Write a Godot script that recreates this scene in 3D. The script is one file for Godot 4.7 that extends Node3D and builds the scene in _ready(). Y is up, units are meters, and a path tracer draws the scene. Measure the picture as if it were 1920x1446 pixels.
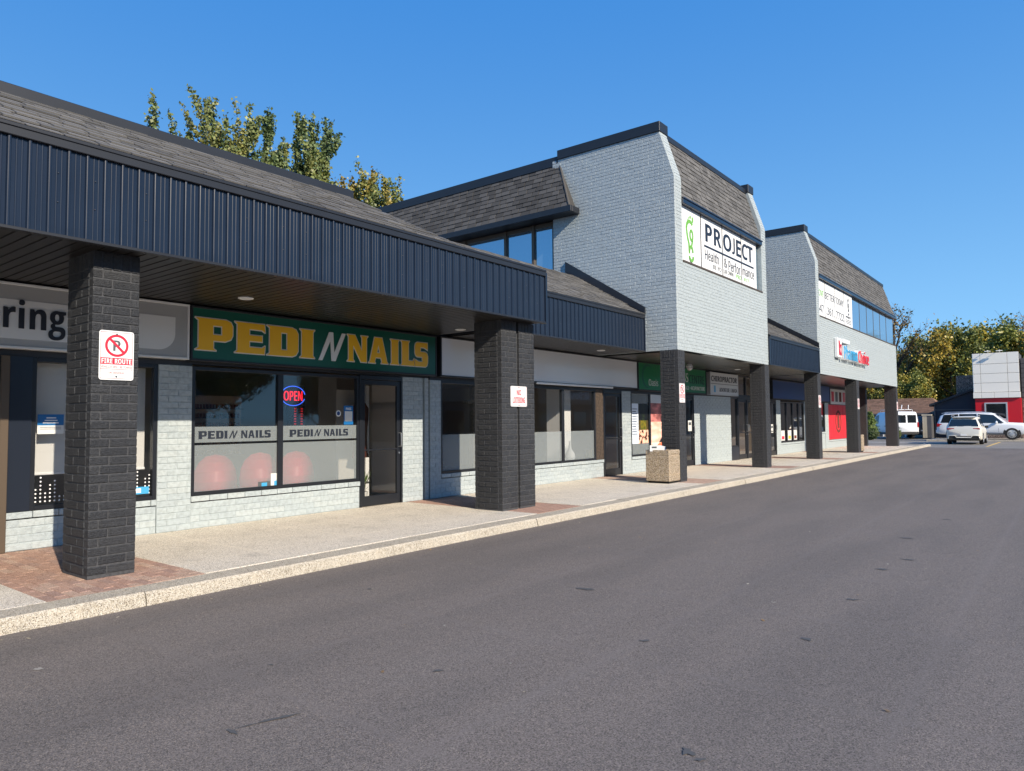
extends Node3D
# Strip plaza on a clear autumn afternoon. x: out from the shops to the lot, -z: along the shops, y up, metres.

const SW := 0.13       # top of the pavement
const XW := -10.25     # plane of the shop fronts
const XP := -7.75      # front of the pillars and of the two-storey blocks
const XF := -7.5       # face of the near canopy
const SOF := 3.44      # underside of the canopies
const COURSE := 0.0894
const BLEN := 0.29

var rng := RandomNumberGenerator.new()
var M := {}
var used := {}
var cache := {}

# ------------------------------------------------------------------ naming
func numbered(n: String) -> String:
	if not used.has(n):
		used[n] = 0
		return n
	used[n] += 1
	return "%s_%03d" % [n, used[n]]

func tag(o: Node, label: String, category: String, group := "") -> void:
	o.set_meta("label", label)
	o.set_meta("category", category)
	if group != "":
		o.set_meta("group", group)

func thing(called: String, label: String, category: String, at := Vector3.ZERO, turn := 0.0, group := "") -> Node3D:
	var o := Node3D.new()
	o.name = numbered(called)
	add_child(o)
	o.position = at
	o.rotation.y = turn
	tag(o, label, category, group)
	return o

func copy(o: Node3D, at: Vector3, turn: float, label := "", sc := 1.0) -> Node3D:
	var c: Node3D = o.duplicate()
	var base_name := String(o.name)
	var cut := base_name.rfind("_0")
	if cut > 0:
		base_name = base_name.substr(0, cut)
	c.name = numbered(base_name)
	add_child(c)
	c.position = at
	c.rotation.y = turn
	c.scale = Vector3.ONE * sc
	if label != "":
		c.set_meta("label", label)
	return c

func begin() -> SurfaceTool:
	var st := SurfaceTool.new()
	st.begin(Mesh.PRIMITIVE_TRIANGLES)
	st.set_color(Color.WHITE)
	return st

func done(st: SurfaceTool, called: String, m: Material, parent: Node, kind := "") -> MeshInstance3D:
	return put(st.commit(), called, m, parent, kind)

func put(mesh: Mesh, called: String, m: Material, parent: Node, kind := "") -> MeshInstance3D:
	var o := MeshInstance3D.new()
	o.mesh = mesh
	o.material_override = m
	o.name = numbered(called) if parent == self else called
	parent.add_child(o, true)
	if kind != "":
		o.set_meta("kind", kind)
	return o

# ------------------------------------------------------------------ shapes
func quad(st: SurfaceTool, a: Vector3, b: Vector3, c: Vector3, d: Vector3, n := Vector3.ZERO) -> void:
	# corners counter-clockwise seen from outside, or any order round with n given
	var g := (b - a).cross(c - a)
	if g.length_squared() < 1e-14:
		g = (c - a).cross(d - a)
	var flip := false
	if n == Vector3.ZERO:
		n = g.normalized()
	elif g.dot(n) < 0.0:
		flip = true
	st.set_normal(n)
	var p := [a, c, b, a, d, c]
	if flip:
		p = [a, b, c, a, c, d]
	for v in p:
		st.add_vertex(v)

func tri(st: SurfaceTool, a: Vector3, b: Vector3, c: Vector3, n := Vector3.ZERO) -> void:
	var g := (b - a).cross(c - a)
	var p := [a, c, b]
	if n == Vector3.ZERO:
		n = g.normalized()
	elif g.dot(n) < 0.0:
		p = [a, b, c]
	st.set_normal(n)
	for v in p:
		st.add_vertex(v)

func box(st: SurfaceTool, c: Vector3, s: Vector3, ch := 0.0, b := Basis.IDENTITY) -> void:
	var h := s * 0.5
	ch = minf(ch, minf(h.x, minf(h.y, h.z)) * 0.9)
	for ax in 3:
		var i := (ax + 1) % 3
		var j := (ax + 2) % 3
		for sg in [-1.0, 1.0]:
			var n := Vector3.ZERO
			n[ax] = sg
			var q := []
			for k in [[-1, -1], [1, -1], [1, 1], [-1, 1]]:
				var v := Vector3.ZERO
				v[ax] = sg * h[ax]
				v[i] = k[0] * (h[i] - ch)
				v[j] = k[1] * (h[j] - ch)
				q.append(c + b * v)
			quad(st, q[0], q[1], q[2], q[3], b * n)
	if ch <= 0.0:
		return
	for ax in 3:
		var i := (ax + 1) % 3
		var j := (ax + 2) % 3
		for si in [-1.0, 1.0]:
			for sj in [-1.0, 1.0]:
				var n := Vector3.ZERO
				n[i] = si
				n[j] = sj
				var q := []
				for k in [[-1, 0], [1, 0], [1, 1], [-1, 1]]:
					var v := Vector3.ZERO
					v[ax] = k[0] * (h[ax] - ch)
					v[i] = si * (h[i] - (ch if k[1] == 1 else 0.0))
					v[j] = sj * (h[j] - (0.0 if k[1] == 1 else ch))
					q.append(c + b * v)
				quad(st, q[0], q[1], q[2], q[3], (b * n).normalized())
	for sx in [-1.0, 1.0]:
		for sy in [-1.0, 1.0]:
			for sz in [-1.0, 1.0]:
				var e := Vector3(sx * h.x, sy * h.y, sz * h.z)
				var p0 := e - Vector3(0, sy * ch, sz * ch)
				var p1 := e - Vector3(sx * ch, 0, sz * ch)
				var p2 := e - Vector3(sx * ch, sy * ch, 0)
				tri(st, c + b * p0, c + b * p1, c + b * p2, (b * Vector3(sx, sy, sz)).normalized())

func box2(st: SurfaceTool, a: Vector3, b: Vector3, ch := 0.0) -> void:
	box(st, (a + b) * 0.5, (b - a).abs(), ch)

func cbox(s: Vector3, ch: float) -> ArrayMesh:
	var key := "%d_%d_%d_%d" % [roundi(s.x * 500), roundi(s.y * 1000), roundi(s.z * 1000), roundi(ch * 2000)]
	if not cache.has(key):
		var st := begin()
		box(st, Vector3.ZERO, s, ch)
		cache[key] = st.commit()
	return cache[key]

func part(parent: Node, called: String, m: Material, a: Vector3, b: Vector3, ch := 0.004) -> MeshInstance3D:
	var st := begin()
	box2(st, a, b, ch)
	return done(st, called, m, parent)

func tube(st: SurfaceTool, pts: Array, radii: Array, sides := 8, caps := true) -> void:
	var rings := []
	var nrms := []
	var up := Vector3(0.13, 0.2, 0.97).normalized()
	for i in pts.size():
		var t: Vector3 = (pts[mini(i + 1, pts.size() - 1)] - pts[maxi(i - 1, 0)]).normalized()
		var s := t.cross(up)
		if s.length() < 0.05:
			s = t.cross(Vector3.RIGHT)
		s = s.normalized()
		var w := t.cross(s).normalized()
		up = s.cross(t).normalized() if absf(t.dot(up)) < 0.9 else up
		var ring := []
		var nr := []
		for k in sides:
			var a := TAU * k / sides
			var n := s * cos(a) + w * sin(a)
			ring.append(pts[i] + n * radii[i])
			nr.append(n)
		rings.append(ring)
		nrms.append(nr)
	for i in pts.size() - 1:
		for k in sides:
			var k2 := (k + 1) % sides
			var v := [rings[i][k], rings[i][k2], rings[i + 1][k2], rings[i + 1][k]]
			var n := [nrms[i][k], nrms[i][k2], nrms[i + 1][k2], nrms[i + 1][k]]
			var g: Vector3 = (v[1] - v[0]).cross(v[2] - v[0])
			var order := [0, 2, 1, 0, 3, 2] if g.dot(n[0]) > 0 else [0, 1, 2, 0, 2, 3]
			for o in order:
				st.set_normal(n[o])
				st.add_vertex(v[o])
	if caps:
		for e in [0, pts.size() - 1]:
			var n: Vector3 = (pts[0] - pts[1]).normalized() if e == 0 else (pts[e] - pts[e - 1]).normalized()
			for k in range(1, sides - 1):
				tri(st, rings[e][0], rings[e][k], rings[e][k + 1], n)

func lathe(st: SurfaceTool, prof: Array, c: Vector3, sides := 24, b := Basis.IDENTITY) -> void:
	# prof: Vector2(radius, height) up the axis; flat across each step
	for i in prof.size() - 1:
		var p: Vector2 = prof[i]
		var q: Vector2 = prof[i + 1]
		var dn := Vector2(q.y - p.y, p.x - q.x).normalized()
		for k in sides:
			var a0 := TAU * k / sides
			var a1 := TAU * (k + 1) / sides
			var v := [Vector3(cos(a0) * p.x, p.y, sin(a0) * p.x), Vector3(cos(a1) * p.x, p.y, sin(a1) * p.x), Vector3(cos(a1) * q.x, q.y, sin(a1) * q.x), Vector3(cos(a0) * q.x, q.y, sin(a0) * q.x)]
			var n0 := Vector3(cos(a0) * dn.x, dn.y, sin(a0) * dn.x)
			var n1 := Vector3(cos(a1) * dn.x, dn.y, sin(a1) * dn.x)
			var n := [n0, n1, n1, n0]
			for o in [0, 1, 2, 0, 2, 3]:
				st.set_normal(b * n[o])
				st.add_vertex(c + b * v[o])

func prism(st: SurfaceTool, poly: PackedVector2Array, z0: float, z1: float, fr := Transform3D.IDENTITY) -> void:
	var idx := Geometry2D.triangulate_polygon(poly)
	for e in [[z0, -1.0], [z1, 1.0]]:
		for k in range(0, idx.size(), 3):
			var v := []
			for o in 3:
				var p := poly[idx[k + o]]
				v.append(fr * Vector3(p.x, p.y, e[0]))
			tri(st, v[0], v[1], v[2], fr.basis * Vector3(0, 0, e[1]))
	var area := 0.0
	for i in poly.size():
		area += poly[i].cross(poly[(i + 1) % poly.size()])
	for i in poly.size():
		var p := poly[i]
		var q := poly[(i + 1) % poly.size()]
		var n2 := Vector2(q.y - p.y, p.x - q.x).normalized() * signf(area)
		quad(st, fr * Vector3(p.x, p.y, z0), fr * Vector3(q.x, q.y, z0), fr * Vector3(q.x, q.y, z1), fr * Vector3(p.x, p.y, z1), fr.basis * Vector3(n2.x, n2.y, 0))

func text(parent: Node, s: String, at: Vector3, w: float, h: float, m: Material, bold := true, serif := false, depth := 0.012, called := "lettering", shear := 0.0, fr := Transform3D.IDENTITY, mirror := false) -> MeshInstance3D:
	var f := SystemFont.new()
	f.font_names = PackedStringArray(["Droid Serif" if serif else "Droid Sans"])
	f.font_weight = 700 if bold else 400
	var tm := TextMesh.new()
	tm.font = f
	tm.text = s
	tm.font_size = 64
	tm.pixel_size = 0.01
	tm.depth = depth
	tm.curve_step = 2.0
	var bb := tm.get_aabb()
	var sx := w / maxf(bb.size.x, 0.001)
	var sy := h / maxf(bb.size.y, 0.001)
	var cen := bb.get_center()
	var b := Basis(Vector3(-sx if mirror else sx, 0, 0), Vector3(shear * sy, sy, 0), Vector3(0, 0, 1))
	var x := Transform3D(b, at - b * Vector3(cen.x, cen.y, 0))
	var st := SurfaceTool.new()
	st.append_from(tm, 0, fr * x)
	return done(st, called, m, parent)

func glyph(ch: String) -> Array:
	# heavy flared slab letters in a unit box: [outline, counter]
	var o := []
	var h := []
	match ch:
		"P":
			o = [0, 0, 0.54, 0, 0.47, 0.06, 0.47, 0.31, 0.8, 0.31, 0.95, 0.39, 1, 0.52, 1, 0.82, 0.95, 0.94, 0.82, 1, 0, 1, 0.08, 0.93, 0.08, 0.07]
			h = [0.46, 0.50, 0.71, 0.50, 0.71, 0.79, 0.46, 0.79]
		"E":
			o = [0, 0, 0.98, 0, 1, 0.27, 0.9, 0.2, 0.47, 0.2, 0.47, 0.41, 0.9, 0.41, 0.9, 0.6, 0.47, 0.6, 0.47, 0.8, 0.9, 0.8, 1, 0.73, 0.98, 1, 0, 1, 0.08, 0.93, 0.08, 0.07]
		"D":
			o = [0, 0, 0.8, 0, 0.93, 0.06, 1, 0.2, 1, 0.8, 0.93, 0.94, 0.8, 1, 0, 1, 0.08, 0.93, 0.08, 0.07]
			h = [0.44, 0.2, 0.64, 0.2, 0.64, 0.8, 0.44, 0.8]
		"I":
			o = [0, 0, 1, 0, 0.88, 0.07, 0.88, 0.93, 1, 1, 0, 1, 0.12, 0.93, 0.12, 0.07]
		"N":
			o = [0, 0, 0.33, 0, 0.27, 0.07, 0.27, 0.62, 0.66, 0, 0.93, 0, 0.93, 0.93, 1, 1, 0.66, 1, 0.71, 0.93, 0.71, 0.4, 0.36, 1, 0, 1, 0.06, 0.93, 0.06, 0.07]
		"A":
			o = [0, 0, 0.34, 0, 0.3, 0.06, 0.35, 0.22, 0.63, 0.22, 0.68, 0.06, 0.64, 0, 1, 0, 0.94, 0.07, 0.68, 1, 0.3, 1, 0.06, 0.07]
			h = [0.41, 0.4, 0.57, 0.4, 0.49, 0.74]
		"L":
			o = [0, 0, 1, 0, 1, 0.3, 0.9, 0.2, 0.56, 0.2, 0.56, 0.93, 0.64, 1, 0, 1, 0.08, 0.93, 0.08, 0.07]
		"S":
			o = [0, 0, 0.82, 0, 0.95, 0.06, 1, 0.18, 1, 0.45, 0.94, 0.56, 0.82, 0.61, 0.42, 0.61, 0.42, 0.8, 0.72, 0.8, 0.98, 0.72, 0.98, 1, 0.18, 1, 0.05, 0.94, 0, 0.82, 0, 0.56, 0.06, 0.45, 0.18, 0.4, 0.58, 0.4, 0.58, 0.2, 0.28, 0.2, 0, 0.28]
		"/":
			o = [0, 0, 0.14, 0, 0.43, 0.7, 0.47, 0, 0.62, 0, 1, 1, 0.86, 1, 0.57, 0.3, 0.53, 1, 0.38, 1]
	return [o, h]

func points(f: Array, x: float, y: float, w: float, h: float) -> PackedVector2Array:
	var p := PackedVector2Array()
	for i in range(0, f.size(), 2):
		p.append(Vector2(x + f[i] * w, y + f[i + 1] * h))
	return p

func letter(parent: Node, ch: String, x: float, y: float, w: float, h: float, z0: float, z1: float, m: Material, grow := 0.0, called := "letter") -> void:
	var gl := glyph(ch)
	var outer := points(gl[0], x, y, w, h)
	var hole := points(gl[1], x, y, w, h)
	if grow > 0.0:
		outer = Geometry2D.offset_polygon(outer, grow, Geometry2D.JOIN_MITER)[0]
		if not hole.is_empty():
			var hs := Geometry2D.offset_polygon(hole, -grow, Geometry2D.JOIN_MITER)
			hole = hs[0] if not hs.is_empty() else PackedVector2Array()
	var st := begin()
	var pieces := [outer]
	if not hole.is_empty():
		pieces = []
		var cx := 0.0
		for p in hole:
			cx += p.x / hole.size()
		for e in [[x - 1.0, cx], [cx, x + w + 1.0]]:
			var rect := PackedVector2Array([Vector2(e[0], y - 1), Vector2(e[1], y - 1), Vector2(e[1], y + h + 1), Vector2(e[0], y + h + 1)])
			for half in Geometry2D.intersect_polygons(outer, rect):
				pieces.append_array(Geometry2D.clip_polygons(half, hole))
	for p in pieces:
		prism(st, p, z0, z1)
	done(st, called, m, parent)

# ------------------------------------------------------------------ materials
func ramp(cols: Array) -> Gradient:
	var g := Gradient.new()
	var o := PackedFloat32Array()
	var c := PackedColorArray()
	for e in cols:
		o.append(e[0])
		c.append(e[1])
	g.offsets = o
	g.colors = c
	return g

func noise(freq: float, cols: Array, size := 512, kind := FastNoiseLite.TYPE_SIMPLEX_SMOOTH, oct := 4, sd := 1) -> NoiseTexture2D:
	var f := FastNoiseLite.new()
	f.noise_type = kind
	f.frequency = freq
	f.fractal_octaves = oct
	f.seed = sd
	if kind == FastNoiseLite.TYPE_CELLULAR:
		f.cellular_return_type = FastNoiseLite.RETURN_CELL_VALUE
	var t := NoiseTexture2D.new()
	t.width = size
	t.height = size
	t.seamless = true
	t.noise = f
	t.color_ramp = ramp(cols)
	return t

func bumps(freq: float, strength: float, size := 512, oct := 4, sd := 3, kind := FastNoiseLite.TYPE_SIMPLEX_SMOOTH) -> NoiseTexture2D:
	var f := FastNoiseLite.new()
	f.noise_type = kind
	f.frequency = freq
	f.fractal_octaves = oct
	f.seed = sd
	var t := NoiseTexture2D.new()
	t.width = size
	t.height = size
	t.seamless = true
	t.as_normal_map = true
	t.bump_strength = strength
	t.noise = f
	return t

func g(v: float) -> Color:
	return Color(v, v, v)

func mat(lin: Color, rough: float, opt := {}) -> StandardMaterial3D:
	var m := StandardMaterial3D.new()
	m.albedo_color = lin.linear_to_srgb()
	m.roughness = rough
	m.metallic = opt.get("metal", 0.0)
	m.metallic_specular = opt.get("spec", 0.5)
	if opt.has("tex"):
		m.albedo_texture = opt.tex
	if opt.has("nrm"):
		m.normal_enabled = true
		m.normal_texture = opt.nrm
		m.normal_scale = opt.get("nscale", 1.0)
	if opt.has("tex") or opt.has("nrm"):
		m.uv1_triplanar = true
		m.uv1_world_triplanar = true
		m.uv1_scale = Vector3.ONE * opt.get("scale", 1.0)
	if opt.has("detail"):
		m.detail_enabled = true
		m.detail_blend_mode = BaseMaterial3D.BLEND_MODE_MUL
		m.detail_albedo = opt.detail
		m.detail_uv_layer = BaseMaterial3D.DETAIL_UV_2
		m.uv2_triplanar = true
		m.uv2_world_triplanar = true
		var ds = opt.get("dscale", 0.2)
		m.uv2_scale = ds if ds is Vector3 else Vector3.ONE * float(ds)
	m.vertex_color_use_as_albedo = opt.get("vc", false)
	if opt.has("alpha"):
		m.transparency = BaseMaterial3D.TRANSPARENCY_ALPHA
		m.albedo_color.a = opt.alpha
	if opt.has("emit"):
		m.emission_enabled = true
		m.emission = opt.emit
		m.emission_energy_multiplier = opt.get("energy", 1.0)
	if opt.has("back"):
		m.backlight_enabled = true
		m.backlight = opt.back
	return m

func make_materials() -> void:
	var paint_tex := noise(0.012, [[0.0, g(0.86)], [0.5, g(0.95)], [1.0, g(1.0)]], 512, FastNoiseLite.TYPE_SIMPLEX_SMOOTH, 6, 11)
	var rock := bumps(0.045, 9.0, 512, 4, 5)
	M.pale = []
	for c in [Color(0.45, 0.51, 0.53), Color(0.425, 0.485, 0.51), Color(0.47, 0.525, 0.54)]:
		M.pale.append(mat(c, 0.62, {"tex": paint_tex, "nrm": rock, "nscale": 0.55, "scale": 1.7}))
	M.pale_mortar = mat(Color(0.40, 0.455, 0.475), 0.8, {"tex": paint_tex, "scale": 1.7})
	var dust := noise(0.02, [[0.0, g(0.72)], [0.45, g(0.9)], [1.0, g(1.0)]], 512, FastNoiseLite.TYPE_SIMPLEX_SMOOTH, 6, 12)
	var rock2 := bumps(0.05, 16.0, 512, 4, 6)
	M.black = []
	for c in [Color(0.037, 0.040, 0.046), Color(0.032, 0.035, 0.041), Color(0.043, 0.046, 0.052)]:
		M.black.append(mat(c, 0.58, {"tex": dust, "nrm": rock2, "nscale": 0.9, "scale": 2.2}))
	M.black_mortar = mat(Color(0.07, 0.073, 0.08), 0.85, {"tex": dust, "scale": 2.2})
	var metal_tex := noise(0.006, [[0.0, g(0.9)], [1.0, g(1.0)]], 256, FastNoiseLite.TYPE_SIMPLEX_SMOOTH, 3, 4)
	M.navy = mat(Color(0.010, 0.0175, 0.036), 0.28, {"tex": metal_tex, "nrm": bumps(0.008, 1.5, 256, 2, 8), "nscale": 0.3, "scale": 0.7})
	M.trim = mat(Color(0.017, 0.02, 0.027), 0.45, {"tex": metal_tex, "scale": 0.8})
	M.screw = mat(Color(0.12, 0.13, 0.15), 0.4, {"metal": 0.6})
	M.soffit = mat(Color(0.017, 0.015, 0.014), 0.38, {"tex": metal_tex, "scale": 1.1})
	M.gap = mat(g(0.006), 0.9)
	var grit := noise(0.35, [[0.0, g(0.55)], [0.35, g(0.82)], [0.65, g(0.95)], [1.0, g(1.0)]], 512, FastNoiseLite.TYPE_VALUE, 2, 21)
	M.shingle = []
	for v in [0.72, 0.9, 1.1, 1.3]:
		M.shingle.append(mat(Color(0.09 * v, 0.087 * v, 0.084 * v), 0.92, {"tex": grit, "scale": 1.6}))
	M.shingle_vc = mat(Color(0.20, 0.196, 0.19), 0.92, {"tex": grit, "scale": 1.6, "vc": true})
	M.brown_roof = mat(Color(0.34, 0.2, 0.135), 0.92, {"tex": grit, "scale": 0.8, "vc": true})
	var asph := noise(0.3, [[0.0, g(0.52)], [0.25, g(0.68)], [0.5, g(0.76)], [0.75, g(0.83)], [0.93, g(0.9)], [1.0, Color(1.0, 0.98, 0.93)]], 1024, FastNoiseLite.TYPE_CELLULAR, 1, 31)
	var wear := noise(0.009, [[0.0, g(0.9)], [0.4, g(0.95)], [0.6, Color(0.985, 0.98, 0.975)], [1.0, g(1.0)]], 512, FastNoiseLite.TYPE_SIMPLEX_SMOOTH, 5, 32)
	M.asphalt = mat(Color(0.345, 0.30, 0.27), 0.82, {"tex": asph, "nrm": bumps(0.3, 6.0, 1024, 3, 33), "nscale": 0.8, "scale": 0.55, "detail": wear, "dscale": Vector3(0.16, 0.2, 0.035)})
	M.old_asphalt = mat(Color(0.40, 0.375, 0.34), 0.9, {"tex": asph, "scale": 0.5, "detail": wear, "dscale": 0.09})
	M.stain = mat(g(0.085), 0.75)
	M.stain_pale = mat(Color(0.3, 0.28, 0.25), 0.9)
	var agg := noise(0.28, [[0.0, Color(0.36, 0.33, 0.3)], [0.22, Color(0.80, 0.76, 0.70)], [0.5, Color(0.93, 0.91, 0.87)], [1.0, g(1.0)]], 1024, FastNoiseLite.TYPE_CELLULAR, 1, 41)
	var dirt := noise(0.012, [[0.0, g(0.9)], [0.3, g(0.97)], [1.0, g(1.0)]], 512, FastNoiseLite.TYPE_SIMPLEX_SMOOTH, 6, 42)
	M.walk = mat(Color(0.93, 0.885, 0.81), 0.9, {"tex": agg, "nrm": bumps(0.25, 5.0, 1024, 2, 43), "nscale": 0.6, "scale": 0.7, "detail": dirt, "dscale": 0.22})
	M.kerb = mat(Color(0.70, 0.66, 0.585), 0.9, {"tex": agg, "nrm": bumps(0.25, 7.0, 512, 2, 44), "nscale": 0.8, "scale": 0.6, "detail": dirt, "dscale": 0.5})
	M.joint = mat(Color(0.2, 0.18, 0.155), 0.95, {"tex": dirt, "scale": 1.0})
	M.paver = []
	for c in [Color(0.58, 0.39, 0.32), Color(0.53, 0.345, 0.285), Color(0.62, 0.45, 0.375), Color(0.49, 0.335, 0.29)]:
		M.paver.append(mat(c, 0.9, {"tex": agg, "scale": 0.8, "detail": dirt, "dscale": 0.4}))
	M.planter = mat(Color(0.90, 0.83, 0.73), 0.9, {"tex": noise(0.2, [[0.0, Color(0.3, 0.24, 0.2)], [0.3, Color(0.62, 0.54, 0.45)], [0.6, Color(0.9, 0.84, 0.74)], [1.0, g(1.0)]], 512, FastNoiseLite.TYPE_CELLULAR, 1, 51), "nrm": bumps(0.2, 12.0, 512, 2, 52), "nscale": 1.0, "scale": 1.3})
	M.frame = mat(Color(0.013, 0.015, 0.02), 0.35)
	M.bronze = mat(Color(0.115, 0.085, 0.06), 0.5, {"metal": 0.3})
	M.panel_navy = mat(Color(0.013, 0.018, 0.03), 0.3)
	M.steel = mat(Color(0.55, 0.56, 0.57), 0.3, {"metal": 0.9})
	M.glass = mat(Color(0.03, 0.035, 0.035), 0.02, {"alpha": 0.06, "spec": 0.65})
	M.frost = mat(Color(0.42, 0.475, 0.50), 0.4, {"alpha": 0.27})
	M.blue_glass = mat(Color(0.34, 0.48, 0.58), 0.06, {"metal": 0.85, "nrm": bumps(0.004, 0.6, 256, 1, 9), "nscale": 0.1, "scale": 0.3})
	M.room = mat(Color(0.42, 0.385, 0.335), 0.9)
	M.room_brown = mat(Color(0.32, 0.25, 0.19), 0.9)
	M.room_floor = mat(Color(0.33, 0.30, 0.265), 0.5)
	M.white = mat(Color(0.78, 0.79, 0.79), 0.5)
	M.offwhite = mat(Color(0.66, 0.66, 0.64), 0.55)
	M.signface = mat(Color(0.74, 0.75, 0.765), 0.14)
	M.signgrey = mat(Color(0.40, 0.405, 0.41), 0.22)
	M.signlight = mat(Color(0.74, 0.75, 0.755), 0.22)
	M.alu = mat(Color(0.55, 0.56, 0.57), 0.4, {"metal": 0.5})
	M.ink = mat(Color(0.012, 0.017, 0.03), 0.5)
	M.ink_grey = mat(Color(0.09, 0.10, 0.105), 0.5)
	M.green = mat(Color(0.006, 0.095, 0.062), 0.28)
	M.green2 = mat(Color(0.008, 0.17, 0.055), 0.3)
	M.yellow = mat(Color(0.88, 0.50, 0.022), 0.4)
	M.red = mat(Color(0.68, 0.025, 0.04), 0.45)
	M.sign_red = mat(Color(0.56, 0.022, 0.05), 0.4)
	M.blue = mat(Color(0.012, 0.055, 0.2), 0.4)
	M.poster_blue = mat(Color(0.01, 0.13, 0.36), 0.4)
	M.sky_blue = mat(Color(0.06, 0.35, 0.62), 0.4)
	M.logo_green = mat(Color(0.16, 0.42, 0.055), 0.4)
	M.wood = mat(Color(0.12, 0.085, 0.06), 0.6, {"tex": noise(0.02, [[0.0, g(0.5)], [1.0, g(1.0)]], 256, FastNoiseLite.TYPE_SIMPLEX, 4, 61), "scale": 2.0})
	M.coat = mat(Color(0.14, 0.028, 0.018), 0.85)
	M.leafy = mat(Color(0.1, 0.16, 0.04), 0.8)
	M.yellow_plastic = mat(Color(0.62, 0.42, 0.03), 0.5)
	M.bark = mat(Color(0.12, 0.095, 0.075), 0.9, {"tex": noise(0.03, [[0.0, g(0.5)], [1.0, g(1.0)]], 256, FastNoiseLite.TYPE_SIMPLEX, 4, 62), "scale": 1.2})
	M.leaf = mat(Color(1, 1, 1), 0.5, {"vc": true, "back": Color(0.5, 0.5, 0.3)})
	M.hedge = mat(Color(1, 1, 1), 0.6, {"vc": true, "back": Color(0.35, 0.4, 0.2)})
	M.tyre = mat(g(0.02), 0.85)
	M.rim = mat(Color(0.6, 0.61, 0.62), 0.3, {"metal": 0.7})
	M.car_glass = mat(Color(0.012, 0.016, 0.02), 0.05, {"spec": 0.8})
	M.car_beige = mat(Color(0.74, 0.72, 0.65), 0.28, {"metal": 0.15})
	M.car_white = mat(Color(0.74, 0.76, 0.78), 0.25)
	M.car_navy = mat(Color(0.035, 0.045, 0.065), 0.3)
	M.car_dark = mat(g(0.022), 0.6)
	M.tail = mat(Color(0.35, 0.008, 0.012), 0.2)
	M.grey_siding = mat(Color(0.085, 0.085, 0.092), 0.6)
	M.dark_siding = mat(Color(0.014, 0.021, 0.036), 0.7)
	M.acm = mat(Color(0.86, 0.83, 0.75), 0.4)
	M.tower_red = mat(Color(0.55, 0.008, 0.018), 0.4)
	M.stone = mat(Color(0.34, 0.26, 0.22), 0.9, {"tex": noise(0.1, [[0.0, g(0.4)], [1.0, g(1.0)]], 256, FastNoiseLite.TYPE_CELLULAR, 1, 63), "scale": 0.8})
	M.house = mat(Color(0.30, 0.265, 0.22), 0.9)
	M.fence = mat(Color(0.42, 0.38, 0.30), 0.8)
	M.line_yellow = mat(Color(0.62, 0.42, 0.12), 0.8)
	M.line_white = mat(Color(0.62, 0.61, 0.58), 0.8)

# ------------------------------------------------------------------ brickwork
func between(l: Array, y: float) -> Array:
	# l: [y a, low a, high a, y b, low b, high b]: limits that run straight from a to b
	var k := clampf((y - l[0]) / (l[3] - l[0]), 0.0, 1.0)
	return [lerpf(l[1], l[4], k), lerpf(l[2], l[5], k)]

func brick_rows(u0: float, u1: float, y0: float, y1: float, lim := [], course := COURSE, blen := BLEN) -> Array:
	# [centre u, centre y, length, height] of every brick of a running bond
	var out := []
	var n := maxi(1, roundi((y1 - y0) / course))
	var rh := (y1 - y0) / n
	for r in n:
		var yc := y0 + (r + 0.5) * rh
		var a0 := u0
		var a1 := u1
		if not lim.is_empty():
			var l := between(lim, yc)
			a0 = l[0]
			a1 = l[1]
		var u := u0 - (blen * 0.5 if r % 2 == 1 else 0.0)
		while u < a1:
			var a := maxf(u, a0)
			var b := minf(u + blen, a1)
			if a1 - b < 0.05:
				b = a1
			if b - a >= 0.05:
				out.append([(a + b) * 0.5, yc, b - a, rh])
			elif b > a and not out.is_empty() and b == a1 and a > a0:
				pass
			u += blen
			if b == a1:
				break
	return out

func lay(parent: Node, rows: Array, fr: Transform3D, mats: Array, singles: bool, depth := 0.09, joint := 0.009, ch := 0.005, called := "brick") -> void:
	# bricks stand with their faces on z = 0 of the frame fr
	var st := begin()
	var any := false
	for r in rows:
		var s := Vector3(r[2] - joint, r[3] - joint, depth)
		var c := Vector3(r[0], r[1], -depth * 0.5 + rng.randf_range(-0.0025, 0.0025))
		if singles:
			s.x = snappedf(s.x, 0.004)
			var b := put(cbox(s, ch), called, mats[rng.randi() % mats.size()], parent)
			b.transform = fr * Transform3D(Basis.from_euler(Vector3(rng.randf_range(-0.006, 0.006), rng.randf_range(-0.004, 0.004), rng.randf_range(-0.004, 0.004))), c)
		else:
			any = true
			box(st, fr * c, s, ch * 0.8, fr.basis)
	if any:
		done(st, "brickwork", mats[0], parent, "stuff")

func wall(t: Node, u0: float, u1: float, y0: float, y1: float, singles: bool, z := 0.0, mats: Array = [], mortar: Material = null, thick := 0.2) -> MeshInstance3D:
	# a stretch of painted brick wall: backing of mortar, bricks 8 mm proud of it
	if mats.is_empty():
		mats = M.pale
		mortar = M.pale_mortar
	var st := begin()
	box2(st, Vector3(u0 + 0.002, y0, z - thick), Vector3(u1 - 0.002, y1, z - 0.007))
	var w := done(st, "wall", mortar, t)
	lay(w, brick_rows(u0, u1, y0, y1), Transform3D(Basis.IDENTITY, Vector3(0, 0, z)), mats, singles)
	return w

func sill_wall(t: Node, u0: float, u1: float, top: float, singles: bool) -> void:
	var w := wall(t, u0, u1, 0.0, top - 0.1, singles, -0.018)
	# projecting sill course with an open joint below
	lay(w, brick_rows(u0, u1, top - 0.088, top), Transform3D(Basis.IDENTITY, Vector3(0, 0, 0.006)), M.pale, singles, 0.12)

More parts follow.
